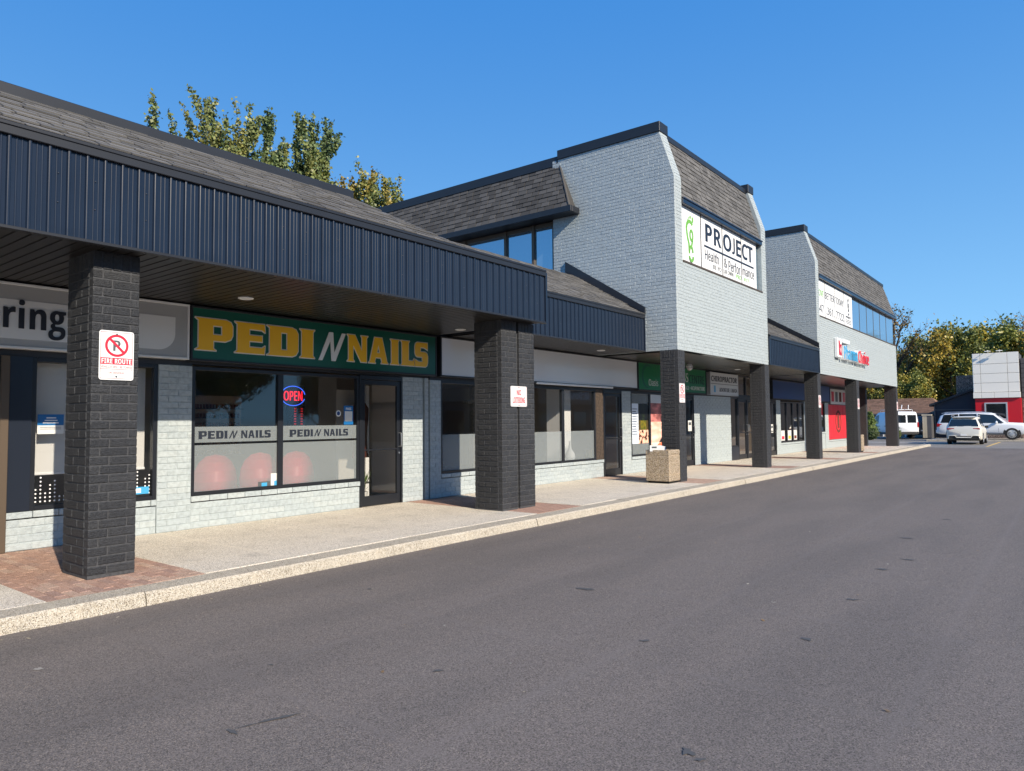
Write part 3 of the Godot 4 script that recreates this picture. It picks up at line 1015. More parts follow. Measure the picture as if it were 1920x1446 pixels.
func blocks() -> void:
	# --- first block
	var t := thing("two_storey_block", "grey painted brick two-storey block with foot logo sign panels", "building", Vector3(XP, SOF, 0))
	fin(t, -16.62, 0.42, 290, true)
	fin(t, -23.0, 0.42, 0, false)
	block_front(t, -17.04, -23.0, 2.33, 3.85, [-18.42, -19.93, -21.44], 99, false)
	part(t, "soffit", M.soffit, Vector3(-2.5, 0.0, -23.40), Vector3(-0.02, 0.02, -16.66), 0.0)
	part(t, "core", M.trim, Vector3(-3.7, 0.03, -23.3), Vector3(-0.72, 5.62, -17.0), 0.0)
	# upper storey behind, with its own mansard facing the near wing
	part(t, "rear_core", M.trim, Vector3(-17.0, 0.03, -44.5), Vector3(-3.95, 5.5, -16.95), 0.0)
	var zf := -16.2
	var zt := -16.68
	var up := Vector3(0, 1.42, zt - zf).normalized()
	var sl := Vector2(1.42, zt - zf).length()
	var fr := Transform3D(Basis(Vector3.RIGHT, up, Vector3.RIGHT.cross(up)), Vector3(-12.4, 4.14, zf))
	var wd := 9.5
	var st := begin()
	quad(st, fr * Vector3.ZERO, fr * Vector3(wd, 0, 0), fr * Vector3(wd - 0.62, sl, 0), fr * Vector3(0, sl, 0), fr.basis.z)
	tri(st, fr * Vector3(wd, 0, 0), fr * Vector3(wd, 0, -0.42), fr * Vector3(wd - 0.62, sl, 0), Vector3(1, 0.3, 0).normalized())
	var rf := done(st, "side_roof", M.shingle[0], t)
	var rows := 10
	var ex := sl / rows
	for r in rows:
		var u := 1.4 - 0.3 * rng.randf()
		var lim := wd - 0.62 * (r + 0.5) / rows - 0.02
		while u < lim:
			var wv := [0.24, 0.28, 0.32][rng.randi() % 3] as float
			var b := minf(u + wv, lim)
			if b - u > 0.06:
				var s := put(cbox(Vector3(snappedf(b - u - 0.02, 0.004), ex * 1.22, [0.012, 0.024][rng.randi() % 2]), 0.0), "shingle", M.shingle[rng.randi() % 4], rf)
				s.transform = fr * Transform3D(Basis(Vector3.RIGHT, -0.10), Vector3((u + b) * 0.5, (r + 0.56) * ex, 0.018))
			u += wv
	st = begin()
	tube(st, [fr * Vector3(wd - 0.01, 0.0, 0.01), fr * Vector3(wd - 0.63, sl, 0.01)], [0.035, 0.035], 6)
	done(st, "hip_cap", M.shingle[2], t)
	st = begin()
	box2(st, Vector3(-12.4, 3.99, -16.95), Vector3(-2.86, 4.0, -16.24), 0.0)
	box2(st, Vector3(-12.4, 3.98, -16.24), Vector3(-2.84, 4.15, -16.16), 0.008)
	box2(st, Vector3(-2.90, 3.98, -16.60), Vector3(-2.84, 4.15, -16.24), 0.008)
	done(st, "eave_trim", M.trim, t)
	part(t, "coping", M.trim, Vector3(-12.4, 5.53, -16.98), Vector3(-3.55, 5.80, -16.62), 0.008)
	var e := [-12.4, -10.6, -8.98, -7.23, -5.58, -4.54, -3.8]
	st = begin()
	for i in e.size():
		box2(st, Vector3(e[i] - 0.045, 1.9, -16.82), Vector3(e[i] + 0.045, 3.98, -16.70), 0.004)
	box2(st, Vector3(-12.4, 3.86, -16.84), Vector3(-3.8, 3.98, -16.74), 0.0)
	var sw := done(st, "side_window", M.bronze, t)
	for i in e.size() - 1:
		part(sw, "pane", M.blue_glass, Vector3(e[i] + 0.045, 1.9, -16.8), Vector3(e[i + 1] - 0.045, 3.86, -16.77), 0.0)
	# sign panels on the front windows
	var sg := thing("window_graphic", "white window panels with green foot logo and dark lettering on first block", "sign", Vector3(XP - 0.10, 5.78, -17.06), PI / 2)
	var pe := [0.0, 1.35, 2.87, 4.38, 5.70]
	for i in 4:
		part(sg, "panel", M.white, Vector3(pe[i] + 0.035, 0.04, 0.0), Vector3(pe[i + 1] - 0.035, 1.50, 0.014), 0.002)
	var z := 0.016
	for s in [["P", 1.65, 2.12], ["R", 2.25, 2.78], ["O", 2.93, 3.56], ["J", 3.62, 3.84], ["E", 3.95, 4.33], ["C", 4.43, 4.9], ["T", 4.9, 5.36]]:
		text(sg, s[0], Vector3((s[1] + s[2]) * 0.5, 1.085, z), s[2] - s[1], 0.50, M.ink, true, false, 0.01)
	part(sg, "rule", M.ink, Vector3(1.55, 0.665, 0.0145), Vector3(5.42, 0.72, 0.021), 0.0)
	text(sg, "Health", Vector3(2.08, 0.47, z), 0.98, 0.29, M.ink, false, false, 0.01)
	text(sg, "&", Vector3(3.08, 0.46, z), 0.22, 0.27, M.ink, false, false, 0.01)
	text(sg, "Perfor", Vector3(3.78, 0.44, z), 0.95, 0.31, M.ink, false, false, 0.01)
	text(sg, "mance", Vector3(4.94, 0.43, z), 0.98, 0.21, M.ink, false, false, 0.01)
	text(sg, "BE YO", Vector3(2.45, 0.2, z), 0.6, 0.12, M.ink_grey, false, false, 0.01)
	text(sg, "UR OWN", Vector3(3.3, 0.2, z), 0.72, 0.12, M.ink_grey, false, false, 0.01)
	text(sg, "PRO", Vector3(4.1, 0.2, z), 0.4, 0.12, M.logo_green, false, false, 0.01)
	text(sg, "JECT", Vector3(4.75, 0.2, z), 0.5, 0.12, M.logo_green, false, false, 0.01)
	foot(sg, Vector3(0.62, 0.10, z), 1.3, M.logo_green)
	# --- second block
	var t2 := thing("two_storey_block", "grey painted brick two-storey block with blue windows and pharmacy lettering", "building", Vector3(XP, SOF, 0))
	fin(t2, -29.2, 0.42, 0, true)
	block_front(t2, -29.62, -44.95, 2.31, 3.85, [-30.75, -32.3, -33.9, -35.4, -36.95, -38.45, -39.95, -41.5, -43.1], 3, true)
	part(t2, "soffit", M.soffit, Vector3(-2.5, 0.0, -44.9), Vector3(-0.02, 0.02, -29.24), 0.0)
	part(t2, "core", M.trim, Vector3(-3.9, 0.03, -44.5), Vector3(-0.72, 5.62, -29.6), 0.0)
	st = begin()
	box2(st, Vector3(-4.0, 0.0, -44.94), Vector3(-0.1, 2.31, -44.6))
	box2(st, Vector3(-4.0, 2.31, -44.94), Vector3(-0.3, 3.85, -44.6))
	done(st, "end_wall", M.pale_mortar, t2)
	var s2 := thing("window_graphic", "white window panels with phone number lettering on the second block", "sign", Vector3(XP - 0.10, 5.76, -29.66), PI / 2)
	pe = [0.0, 1.1, 2.65, 4.2, 5.72]
	for i in 4:
		part(s2, "panel", M.white, Vector3(pe[i] + 0.04, 0.03, 0.0), Vector3(pe[i + 1] - 0.04, 1.50, 0.014), 0.002)
	text(s2, "MOVE", Vector3(0.42, 0.98, z), 1.0, 0.26, M.logo_green, false, false, 0.01)
	text(s2, "BETTER", Vector3(1.86, 0.98, z), 1.42, 0.28, M.ink, false, false, 0.01)
	text(s2, "TODAY", Vector3(3.42, 0.98, z), 1.3, 0.28, M.ink, false, false, 0.01)
	text(s2, "647", Vector3(0.45, 0.36, z), 0.85, 0.32, M.ink, false, false, 0.01)
	text(s2, ".361.", Vector3(1.9, 0.36, z), 1.2, 0.32, M.ink, false, false, 0.01)
	text(s2, "7722", Vector3(3.45, 0.36, z), 1.3, 0.32, M.ink, false, false, 0.01)
	foot(s2, Vector3(4.95, 0.58, z), 0.82, M.ink_grey)
	text(s2, "PROJECT", Vector3(4.95, 0.46, z), 0.95, 0.11, M.ink, true, false, 0.01)
	for k in 3:
		part(s2, "rule", M.ink_grey, Vector3(4.5, 0.18 + k * 0.07, 0.0145), Vector3(5.4, 0.205 + k * 0.07, 0.019), 0.0)
	# raised letters of the pharmacy
	var ps := thing("channel_letters", "raised blue and red channel letters on the second block", "sign", Vector3(XP + 0.005, 4.1, -31.6), PI / 2)
	st = begin()
	box2(st, Vector3(0.0, 0.12, 0.0), Vector3(0.62, 0.95, 0.16), 0.03)
	done(st, "letter_box", M.white, ps)
	text(ps, "Rx", Vector3(0.31, 0.53, 0.168), 0.46, 0.62, M.sign_red, true, false, 0.014)
	text(ps, "Pharma", Vector3(1.95, 0.40, 0.1), 2.45, 0.62, M.white, true, false, 0.19, "letter_side")
	text(ps, "Pharma", Vector3(1.95, 0.40, 0.2), 2.36, 0.58, M.sky_blue, true, false, 0.02)
	text(ps, "Choice", Vector3(4.35, 0.37, 0.1), 2.2, 0.62, M.white, true, false, 0.19, "letter_side")
	text(ps, "Choice", Vector3(4.35, 0.37, 0.2), 2.12, 0.58, M.red, true, false, 0.02)
	part(ps, "name_plate", M.white, Vector3(1.0, 0.82, 0.02), Vector3(2.2, 0.98, 0.12), 0.01)

func block_front(t: Node3D, za: float, zb: float, y_sill: float, y_top: float, mull: Array, blank: int, hip_end: bool) -> void:
	var w := za - zb
	var st := begin()
	box2(st, Vector3(-0.22, 0.0, zb), Vector3(-0.007, y_sill - 0.03, za))
	var wl := done(st, "front_wall", M.pale_mortar, t)
	var fr := Transform3D(Basis(Vector3.UP, PI / 2), Vector3(0, 0, za))
	lay(wl, brick_rows(0.0, w, 0.0, y_sill - 0.03), fr, M.pale, false)
	st = begin()
	box2(st, Vector3(-0.2, y_sill - 0.03, zb), Vector3(0.02, y_sill + 0.02, za), 0.004)
	box2(st, Vector3(-0.2, y_top - 0.03, zb), Vector3(-0.09, y_top, za), 0.0)
	for m in mull:
		box2(st, Vector3(-0.2, y_sill + 0.02, m - 0.018), Vector3(-0.12, y_top - 0.03, m + 0.018), 0.0)
	var win := done(st, "window_band", M.bronze, t)
	var e := [za] + mull + [zb]
	for i in e.size() - 1:
		part(win, "pane", M.blue_glass, Vector3(-0.16, y_sill + 0.02, e[i + 1] + 0.018), Vector3(-0.13, y_top - 0.03, e[i] - 0.018), 0.0)
	mansard_front(t, za, zb, hip_end)

func band(st: SurfaceTool, o: Vector3, k: float, pts: Array, r: float) -> void:
	for i in pts.size() - 1:
		var a := o + Vector3(pts[i][0], pts[i][1], 0.0) * k
		var b := o + Vector3(pts[i + 1][0], pts[i + 1][1], 0.0) * k
		var d := (b - a).normalized()
		var s := Vector3(-d.y, d.x, 0) * r * k
		var lift := Vector3(0, 0, (i % 5) * 0.0006)
		quad(st, a - s - d * 0.008 + lift, b - s + d * 0.008 + lift, b + s + d * 0.008 + lift, a + s - d * 0.008 + lift, Vector3.BACK)

func arc_points(cx: float, cy: float, rx: float, ry: float, a0: float, a1: float) -> Array:
	var out := []
	for i in 17:
		var a := lerpf(a0, a1, i / 16.0)
		out.append([cx + cos(a) * rx, cy + sin(a) * ry])
	return out

func foot(p: Node, o: Vector3, h: float, m: Material) -> void:
	# footprint mark drawn with a band: heel, arch, loop and five toes
	var st := begin()
	var k := h / 1.3
	band(st, o, k, arc_points(0.02, 0.84, 0.22, 0.22, 0.25 * PI, 1.0 * PI) + [[-0.14, 0.6], [-0.06, 0.45], [-0.04, 0.2]], 0.05)
	band(st, o + Vector3(0, 0, 0.004), k, arc_points(0.10, 0.70, 0.09, 0.13, 0.0, TAU) + [[0.16, 0.55], [0.10, 0.42]], 0.04)
	band(st, o + Vector3(0, 0, 0.008), k, arc_points(0.06, 0.22, 0.11, 0.17, 0.05 * PI, 0.95 * PI), 0.042)
	band(st, o + Vector3(0, 0, 0.012), k, arc_points(0.06, 0.14, 0.12, 0.13, 1.05 * PI, 1.98 * PI), 0.042)
	for e in [[0.20, 1.14, 0.055, 0.08], [0.08, 1.19, 0.03, 0.05], [0.0, 1.17, 0.026, 0.045], [-0.07, 1.13, 0.022, 0.04], [-0.13, 1.08, 0.018, 0.03]]:
		var c := o + Vector3(e[0], e[1], 0) * k
		for i in 14:
			var a0 := TAU * i / 14
			var a1 := TAU * (i + 1) / 14
			tri(st, c, c + Vector3(cos(a0) * e[2], sin(a0) * e[3], 0) * k, c + Vector3(cos(a1) * e[2], sin(a1) * e[3], 0) * k, Vector3.BACK)
	done(st, "foot_logo", m, p)

# ------------------------------------------------------------------ pillars
func pillars() -> void:
	pillar("single black brick pillar carrying the fire route sign beside the red pavers", -3.02, 0.47, 0.63, true)
	pillar("double black brick pillar with a groove and a no loitering sign", -9.58, 0.96, 0.63, true)
	pillar("black brick pillar standing behind the pebbled planter with a white carton", -16.62, 0.40, 0.5, false)
	pillar("black brick pillar under the far corner of the first grey block", -23.02, 0.42, 0.5, false)
	pillar("black brick pillar between the blue sign band and the kerb", -29.0, 0.43, 0.5, false)
	pillar("black brick pillar with a small pale planter behind it", -35.3, 0.5, 0.5, false)
	pillar("black brick pillar at the end of the pavement beside the kerb return", -44.5, 0.45, 0.6, false)
	var t := thing("brick_pillar", "slim black brick pillar set back at the end of the shop wall", "pillar", Vector3(-9.47, SW, -44.6), 0.0, "black brick pillars along the pavement")
	part(t, "core", M.black_mortar, Vector3(-0.16, 0, -0.16), Vector3(0.16, SOF - SW, 0.16), 0.0)
	for s in 4:
		lay(t, brick_rows(0.0, 0.34, 0.0, SOF - SW - 0.005), Transform3D(Basis(Vector3.UP, PI / 2 * s), Basis(Vector3.UP, PI / 2 * s) * Vector3(-0.17, 0, 0.17)), M.black, false, 0.05)

# ------------------------------------------------------------------ shop fronts
func shop(called: String, label: String, u0: float) -> Node3D:
	return thing(called, label, "shop front", Vector3(XW, SW, -u0), PI / 2)

func shops() -> void:
	var yb := 0.48     # sill
	var yt := 2.40     # head of the windows
	# hearing clinic
	var t := shop("hearing_clinic_front", "shop front with navy side panel and roller blind behind first black pillar", -3.0)
	wall(t, -1.2, 3.2, 0.0, 3.3, false)
	header(t, 3.2, 8.39, yt)
	glass_door(t, 4.9, 5.98, yt, true)
	part(t, "wall_fill", M.frame, Vector3(3.2, 0.0, -0.1), Vector3(4.9, yt, -0.05), 0.0)
	part(t, "door_post", M.bronze, Vector3(5.98, 0.0, -0.12), Vector3(6.07, yt, 0.03), 0.006)
	part(t, "side_panel", M.panel_navy, Vector3(6.07, yb, -0.12), Vector3(6.32, yt, 0.01), 0.004)
	sill_wall(t, 6.07, 7.89, yb, true)
	window(t, 6.32, 7.89, yb, yt, [])
	wall(t, 7.89, 8.39, 0.0, yt, true)
	room(t, 3.2, 8.39, 9.0, M.room)
	part(t, "roller_blind", M.offwhite, Vector3(6.40, 0.93, -0.26), Vector3(7.82, yt - 0.05, -0.25), 0.0)
	part(t, "blind_rail", M.white, Vector3(6.39, 0.90, -0.27), Vector3(7.83, 0.935, -0.24), 0.006)
	var st := begin()
	for i in 27:
		var tall := 2 + absi((i * 7 + 3) % 11 - 5)
		if i % 9 == 6:
			tall = 2
		for j in tall:
			lathe(st, [Vector2(0.0, 0.001), Vector2(0.011, 0.0005)], Vector3(6.40 + i * 0.054, yb + 0.10 + j * 0.05, -0.052), 8, Basis(Vector3.RIGHT, PI / 2))
	done(st, "dot_decal", M.white, t, "stuff")
	# nail salon
	t = shop("nail_salon_front", "nail salon front with frosted glass, red chairs inside and a glass door", 5.39)
	sill_wall(t, 0.0, 3.17, yb, true)
	var w := window(t, 0.0, 3.17, yb, yt, [1.515])
	glass_door(t, 3.17, 4.22, yt + 0.02, true)
	wall(t, 4.22, 4.765, 0.0, yt + 0.03, true)
	part(t, "groove", M.pale_mortar, Vector3(4.765, 0.0, -0.2), Vector3(4.82, yt + 0.03, -0.05), 0.0)
	wall(t, 4.82, 4.93, 0.0, yt + 0.03, true)
	header(t, 0.0, 4.93, yt + 0.03)
	room(t, 0.0, 4.93, 9.0, M.room)
	for p in [[0.055, 1.465], [1.565, 3.115]]:
		part(w, "frosted_film", M.frost, Vector3(p[0], yb + 0.055, -0.054), Vector3(p[1], 1.225, -0.052), 0.0)
		part(w, "frosted_film", M.frost, Vector3(p[0], 1.262, -0.054), Vector3(p[1], 1.50, -0.052), 0.0)
		var c: float = (p[0] + p[1]) * 0.5
		for e in [["P", -0.64, 0.14], ["E", -0.49, 0.12], ["D", -0.36, 0.13], ["I", -0.22, 0.06], ["/", -0.14, 0.15], ["N", 0.06, 0.12], ["A", 0.185, 0.12], ["I", 0.315, 0.055], ["L", 0.38, 0.09], ["S", 0.48, 0.11]]:
			letter(w, e[0], c + e[1], 1.315, e[2], 0.12, -0.0515, -0.0495, M.ink)
	# vacant unit
	t = shop("vacant_shop_front", "vacant shop front with frosted lower panes and blank grey sign above", 10.36)
	wall(t, 0.0, 0.32, 0.0, yt, true)
	sill_wall(t, 0.32, 6.79, yb, true)
	w = window(t, 0.32, 6.40, yb, yt, [2.2, 4.83])
	part(t, "wood_panel", M.wood, Vector3(6.40, yb, -0.12), Vector3(6.79, yt, -0.01), 0.004)
	glass_door(t, 6.79, 7.82, yt, true)
	wall(t, 7.82, 8.35, 0.0, yt, true)
	header(t, 0.0, 8.35, yt)
	room(t, 0.0, 8.35, 9.0, M.room_brown)
	for p in [[0.375, 2.15], [2.25, 4.78], [4.88, 6.345]]:
		part(w, "frosted_film", M.frost, Vector3(p[0], yb + 0.055, -0.054), Vector3(p[1], 1.28, -0.052), 0.0)
	part(t, "inner_pier", M.white, Vector3(5.9, 0.0, -1.3), Vector3(6.35, 2.5, -0.8), 0.0)
	# wellness centre
	t = shop("wellness_shop_front", "shop front with bright window posters beneath the green sign", 18.71)
	sill_wall(t, 0.03, 3.4, yb, false)
	w = window(t, 0.03, 3.4, yb, yt, [1.24])
	wall(t, 3.4, 3.6, 0.0, yt, false)
	glass_door(t, 3.6, 4.46, yt, true)
	wall(t, 4.46, 7.79, 0.0, yt, false)
	header(t, 0.0, 7.79, yt)
	room(t, 0.0, 7.79, 9.0, M.room)
	part(w, "frosted_film", M.frost, Vector3(0.09, yb + 0.055, -0.054), Vector3(1.19, 0.88, -0.052), 0.0)
	part(w, "frosted_film", M.frost, Vector3(0.09, 1.95, -0.054), Vector3(1.19, yt - 0.055, -0.052), 0.0)
	# entrance to the upper floor
	t = shop("glazed_entrance", "tall glazed entrance lobby beneath the first grey block", 26.5)
	part(t, "plinth_panel", M.panel_navy, Vector3(0.0, 0.0, -0.1), Vector3(0.75, 0.5, 0.0), 0.004)
	window(t, 0.0, 0.75, 0.5, yt, [])
	window(t, 0.75, 4.48, yt + 0.06, 3.28, [1.7, 2.7, 3.6])
	part(t, "transom", M.frame, Vector3(0.0, yt, -0.12), Vector3(4.48, yt + 0.06, 0.0), 0.004)
	part(t, "top_panel", M.frame, Vector3(0.0, yt + 0.06, -0.1), Vector3(0.75, 3.3, -0.02), 0.0)
	glass_door(t, 0.75, 1.75, yt, true)
	glass_door(t, 1.75, 2.75, yt, false)
	window(t, 2.75, 4.48, 0.0, yt, [])
	room(t, 0.0, 4.48, 9.0, M.room_brown, 3.8)
	# blue unit
	t = shop("blue_band_shop_front", "pale brick shop front with four narrow windows beneath the blue band", 30.98)
	glass_door(t, 0.0, 0.78, yt, true)
	wall(t, 0.78, 1.37, 0.0, yt, false)
	sill_wall(t, 1.37, 4.9, yb + 0.02, false)
	window(t, 1.37, 4.9, yb + 0.02, yt - 0.05, [2.3, 3.2, 4.1])
	wall(t, 4.9, 7.3, 0.0, yt, false)
	sill_wall(t, 7.3, 8.6, yb + 0.4, false)
	window(t, 7.3, 8.6, yb + 0.4, yt, [])
	wall(t, 8.6, 9.25, 0.0, yt, false)
	header(t, 0.0, 9.25, yt)
	room(t, 0.0, 9.25, 9.0, M.room_brown)
	# pharmacy
	t = shop("pharmacy_shop_front", "shop front covered by a large red window graphic at the row's end", 40.23)
	sill_wall(t, 0.0, 4.35, yb - 0.05, false)
	part(t, "window_surround", M.frame, Vector3(0.0, yb - 0.05, -0.15), Vector3(4.35, 3.2, -0.06), 0.0)
	header(t, 0.0, 4.35, 3.2)
	part(t, "end_wall", M.pale_mortar, Vector3(4.25, 0.0, -5.0), Vector3(4.4, 3.3, -0.16), 0.0)

# ------------------------------------------------------------------ signs over the shops
func shop_signs() -> void:
	var z := 0.119
	var t := sign_box("shop_sign", "grey and white sign board with large dark lettering above roller blind shop", 1.4, 5.27, 2.61, 3.42, M.signgrey, M.signlight)
	var poly := PackedVector2Array([Vector2(0.05, 0.12), Vector2(3.42, 0.12)])
	for k in 9:
		var a0 := -PI / 2 + PI / 2 * k / 8.0
		poly.append(Vector2(3.42 + cos(a0) * 0.24, 0.36 + sin(a0) * 0.24))
	poly.append(Vector2(3.66, 0.60))
	poly.append(Vector2(0.05, 0.60))
	var st := begin()
	prism(st, poly, z - 0.003, z + 0.004)
	done(st, "light_panel", M.signlight, t)
	text(t, "HearingLife", Vector3(1.88, 0.37, z + 0.012), 2.05, 0.47, M.ink, true, false, 0.014)
	# nail salon
	t = sign_box("shop_sign", "dark green sign board with yellow serif lettering and a silver slanted letter", 5.29, 10.43, 2.60, 3.42, M.green, M.trim)
	for e in [["P", 0.07, 0.66], ["E", 0.70, 1.22], ["D", 1.26, 1.84], ["I", 1.88, 2.17], ["N", 2.87, 3.34], ["A", 3.36, 3.83], ["I", 3.89, 4.11], ["L", 4.16, 4.51], ["S", 4.53, 4.88]]:
		letter(t, e[0], e[1], 0.172, e[2] - e[1], 0.475, z, z + 0.004, M.offwhite, 0.016, "letter_outline")
		letter(t, e[0], e[1], 0.172, e[2] - e[1], 0.475, z + 0.004, z + 0.012, M.yellow)
	letter(t, "/", 2.25, 0.15, 0.58, 0.5, z, z + 0.01, M.signlight)
	# vacant
	t = sign_box("shop_sign", "long blank glossy grey sign board above the vacant shop", 10.55, 18.93, 2.60, 3.43, M.signface, M.trim)
	part(t, "lower_strip", M.white, Vector3(3.3, -0.03, 0.10), Vector3(6.9, 0.02, 0.15), 0.006)
	# wellness
	t = sign_box("shop_sign", "bright green sign board with white lettering and crescent mark", 18.97, 23.95, 2.57, 3.43, M.green2, M.trim)
	st = begin()
	for k in 18:
		var a0 := 0.25 * PI + 1.35 * PI * k / 18.0
		var a1 := 0.25 * PI + 1.35 * PI * (k + 1) / 18.0
		var w0 := 0.05 * sin(PI * k / 18.0) + 0.005
		var w1 := 0.05 * sin(PI * (k + 1) / 18.0) + 0.005
		var c := Vector3(0.62, 0.44, z)
		quad(st, c + Vector3(cos(a0), sin(a0), 0) * (0.34 + w0), c + Vector3(cos(a1), sin(a1), 0) * (0.34 + w1), c + Vector3(cos(a1), sin(a1), 0) * (0.34 - w1), c + Vector3(cos(a0), sin(a0), 0) * (0.34 - w0), Vector3.BACK)
	done(st, "crescent_mark", M.green, t)
	text(t, "Oasis", Vector3(0.98, 0.26, z), 0.62, 0.2, M.offwhite, false, false, 0.01)
	text(t, "WELLNESS", Vector3(2.55, 0.52, z), 1.9, 0.3, M.offwhite, false, false, 0.01)
	text(t, "CENTRE", Vector3(4.2, 0.48, z), 1.25, 0.28, M.ink, false, false, 0.01)
	text(t, "MASSAGE • ACUPUNCTURE", Vector3(3.85, 0.18, z), 2.0, 0.13, M.offwhite, false, false, 0.01)
	# chiropractor
	t = sign_box("shop_sign", "white two-line sign board with black lettering beside the green sign", 24.3, 27.0, 2.57, 3.39, M.signlight, M.alu)
	part(t, "divider", M.ink, Vector3(0.03, 0.40, 0.11), Vector3(2.67, 0.415, 0.122), 0.0)
	text(t, "CHIROPRACTOR", Vector3(1.35, 0.59, z), 2.45, 0.2, M.ink, true, false, 0.01)
	text(t, "ADVENTURE CANADA", Vector3(1.72, 0.2, z), 1.75, 0.15, M.ink, false, false, 0.01)
	part(t, "emblem", M.sky_blue, Vector3(0.35, 0.1, 0.115), Vector3(0.5, 0.34, 0.122), 0.0)
	# blue
	t = sign_box("shop_sign", "plain deep blue sign band beyond the glazed entrance", 31.0, 40.15, 2.55, 3.40, M.blue, M.trim)
	# pharmacy graphics
	t = thing("window_graphic", "large red window graphic with a dark round emblem", "sign", Vector3(XW - 0.05, 0.58, -40.33), PI / 2)
	for k in 4:
		part(t, "panel", M.red, Vector3(k * 1.0 + 0.012, 0, 0), Vector3(k * 1.0 + 0.985, 1.86, 0.02), 0.003)
	st = begin()
	for k in 32:
		var a0 := TAU * k / 32
		var a1 := TAU * (k + 1) / 32
		quad(st, Vector3(2 + cos(a0) * 0.62, 0.95 + sin(a0) * 0.62, 0.026), Vector3(2 + cos(a1) * 0.62, 0.95 + sin(a1) * 0.62, 0.026), Vector3(2 + cos(a1) * 0.48, 0.95 + sin(a1) * 0.48, 0.026), Vector3(2 + cos(a0) * 0.48, 0.95 + sin(a0) * 0.48, 0.026), Vector3.BACK)
	done(st, "emblem_ring", M.coat, t)
	part(t, "emblem_bar", M.coat, Vector3(1.8, 0.6, 0.0205), Vector3(2.2, 1.3, 0.026), 0.0)
	t = thing("window_graphic", "white photo strip panel above the red window graphic", "sign", Vector3(XW - 0.05, 2.48, -40.6), PI / 2)
	part(t, "panel", M.offwhite, Vector3(0.3, 0, 0), Vector3(3.6, 0.82, 0.02), 0.003)
	for k in 4:
		part(t, "photo", [M.sign_red, M.ink_grey, M.coat, M.sign_red][k], Vector3(0.45 + k * 0.8, 0.14, 0.0205), Vector3(0.95 + k * 0.8, 0.68, 0.026), 0.0)

# ------------------------------------------------------------------ signs on pillars, planters, lamps, what stands in the shops
func plate(called: String, label: String, at: Vector3, w: float, h: float, group := "") -> Node3D:
	var t := thing(called, label, "sign", at, PI / 2, group)
	var st := begin()
	var poly := PackedVector2Array()
	var r := 0.025
	for c in [[w - r, h - r, 0.0], [r, h - r, PI / 2], [r, r, PI], [w - r, r, PI * 1.5]]:
		for k in 5:
			var a: float = c[2] + PI / 2 * k / 4.0
			poly.append(Vector2(c[0] + cos(a) * r, c[1] + sin(a) * r))
	prism(st, poly, 0.0, 0.004)
	done(st, "plate", M.white, t)
	st = begin()
	for b in [[0.012, w - 0.012, 0.014, 0.018], [0.012, w - 0.012, h - 0.018, h - 0.014], [0.012, 0.016, 0.018, h - 0.018], [w - 0.016, w - 0.012, 0.018, h - 0.018]]:
		quad(st, Vector3(b[0], b[2], 0.005), Vector3(b[1], b[2], 0.005), Vector3(b[1], b[3], 0.005), Vector3(b[0], b[3], 0.005), Vector3.BACK)
	done(st, "border", M.sign_red, t)
	return t

func bolt(t: Node, x: float, y: float) -> void:
	var st := begin()
	lathe(st, [Vector2(0.0, 0.006), Vector2(0.009, 0.005), Vector2(0.011, 0.0)], Vector3(x, y, 0.004), 10, Basis(Vector3.RIGHT, PI / 2))
	done(st, "bolt", M.ink_grey, t)

func no_parking(label: String, at: Vector3, w: float, h: float) -> void:
	var t := plate("fire_route_sign", label, at, w, h, "fire route signs on the pillars")
	var c := Vector3(w * 0.5, h * 0.70, 0.0)
	var r := w * 0.34
	var st := begin()
	for k in 32:
		var a0 := TAU * k / 32
		var a1 := TAU * (k + 1) / 32
		var e0 := Vector3(cos(a0), sin(a0), 0)
		var e1 := Vector3(cos(a1), sin(a1), 0)
		quad(st, c + e0 * r + Vector3(0, 0, 0.0065), c + e1 * r + Vector3(0, 0, 0.0065), c + e1 * r * 0.78 + Vector3(0, 0, 0.0065), c + e0 * r * 0.78 + Vector3(0, 0, 0.0065), Vector3.BACK)
	var d := Vector3(1, -1, 0).normalized()
	var s := Vector3(1, 1, 0).normalized() * r * 0.11
	var zz := Vector3(0, 0, 0.0072)
	quad(st, c - d * r * 0.8 - s + zz, c + d * r * 0.8 - s + zz, c + d * r * 0.8 + s + zz, c - d * r * 0.8 + s + zz, Vector3.BACK)
	done(st, "prohibition_ring", M.sign_red, t)
	text(t, "P", c + Vector3(0, 0, 0.005), r * 0.62, r * 0.95, M.ink_grey, true, false, 0.002)
	part(t, "red_band", M.sign_red, Vector3(0.016, h * 0.315, 0.004), Vector3(w - 0.016, h * 0.45, 0.0055), 0.0)
	text(t, "FIRE ROUTE", Vector3(w * 0.5, h * 0.383, 0.0062), w * 0.86, h * 0.1, M.white, true, false, 0.002)
	text(t, "VEHICLES WILL BE TOWED", Vector3(w * 0.5, h * 0.265, 0.005), w * 0.88, h * 0.045, M.sign_red, false, false, 0.002)
	part(t, "rule", M.sign_red, Vector3(0.016, h * 0.215, 0.004), Vector3(w - 0.016, h * 0.223, 0.0055), 0.0)
	text(t, "ON DRIVEWAY", Vector3(w * 0.5, h * 0.145, 0.005), w * 0.46, h * 0.04, M.sign_red, false, false, 0.002)
	bolt(t, w * 0.5, h * 0.93)
	bolt(t, w * 0.5, h * 0.07)

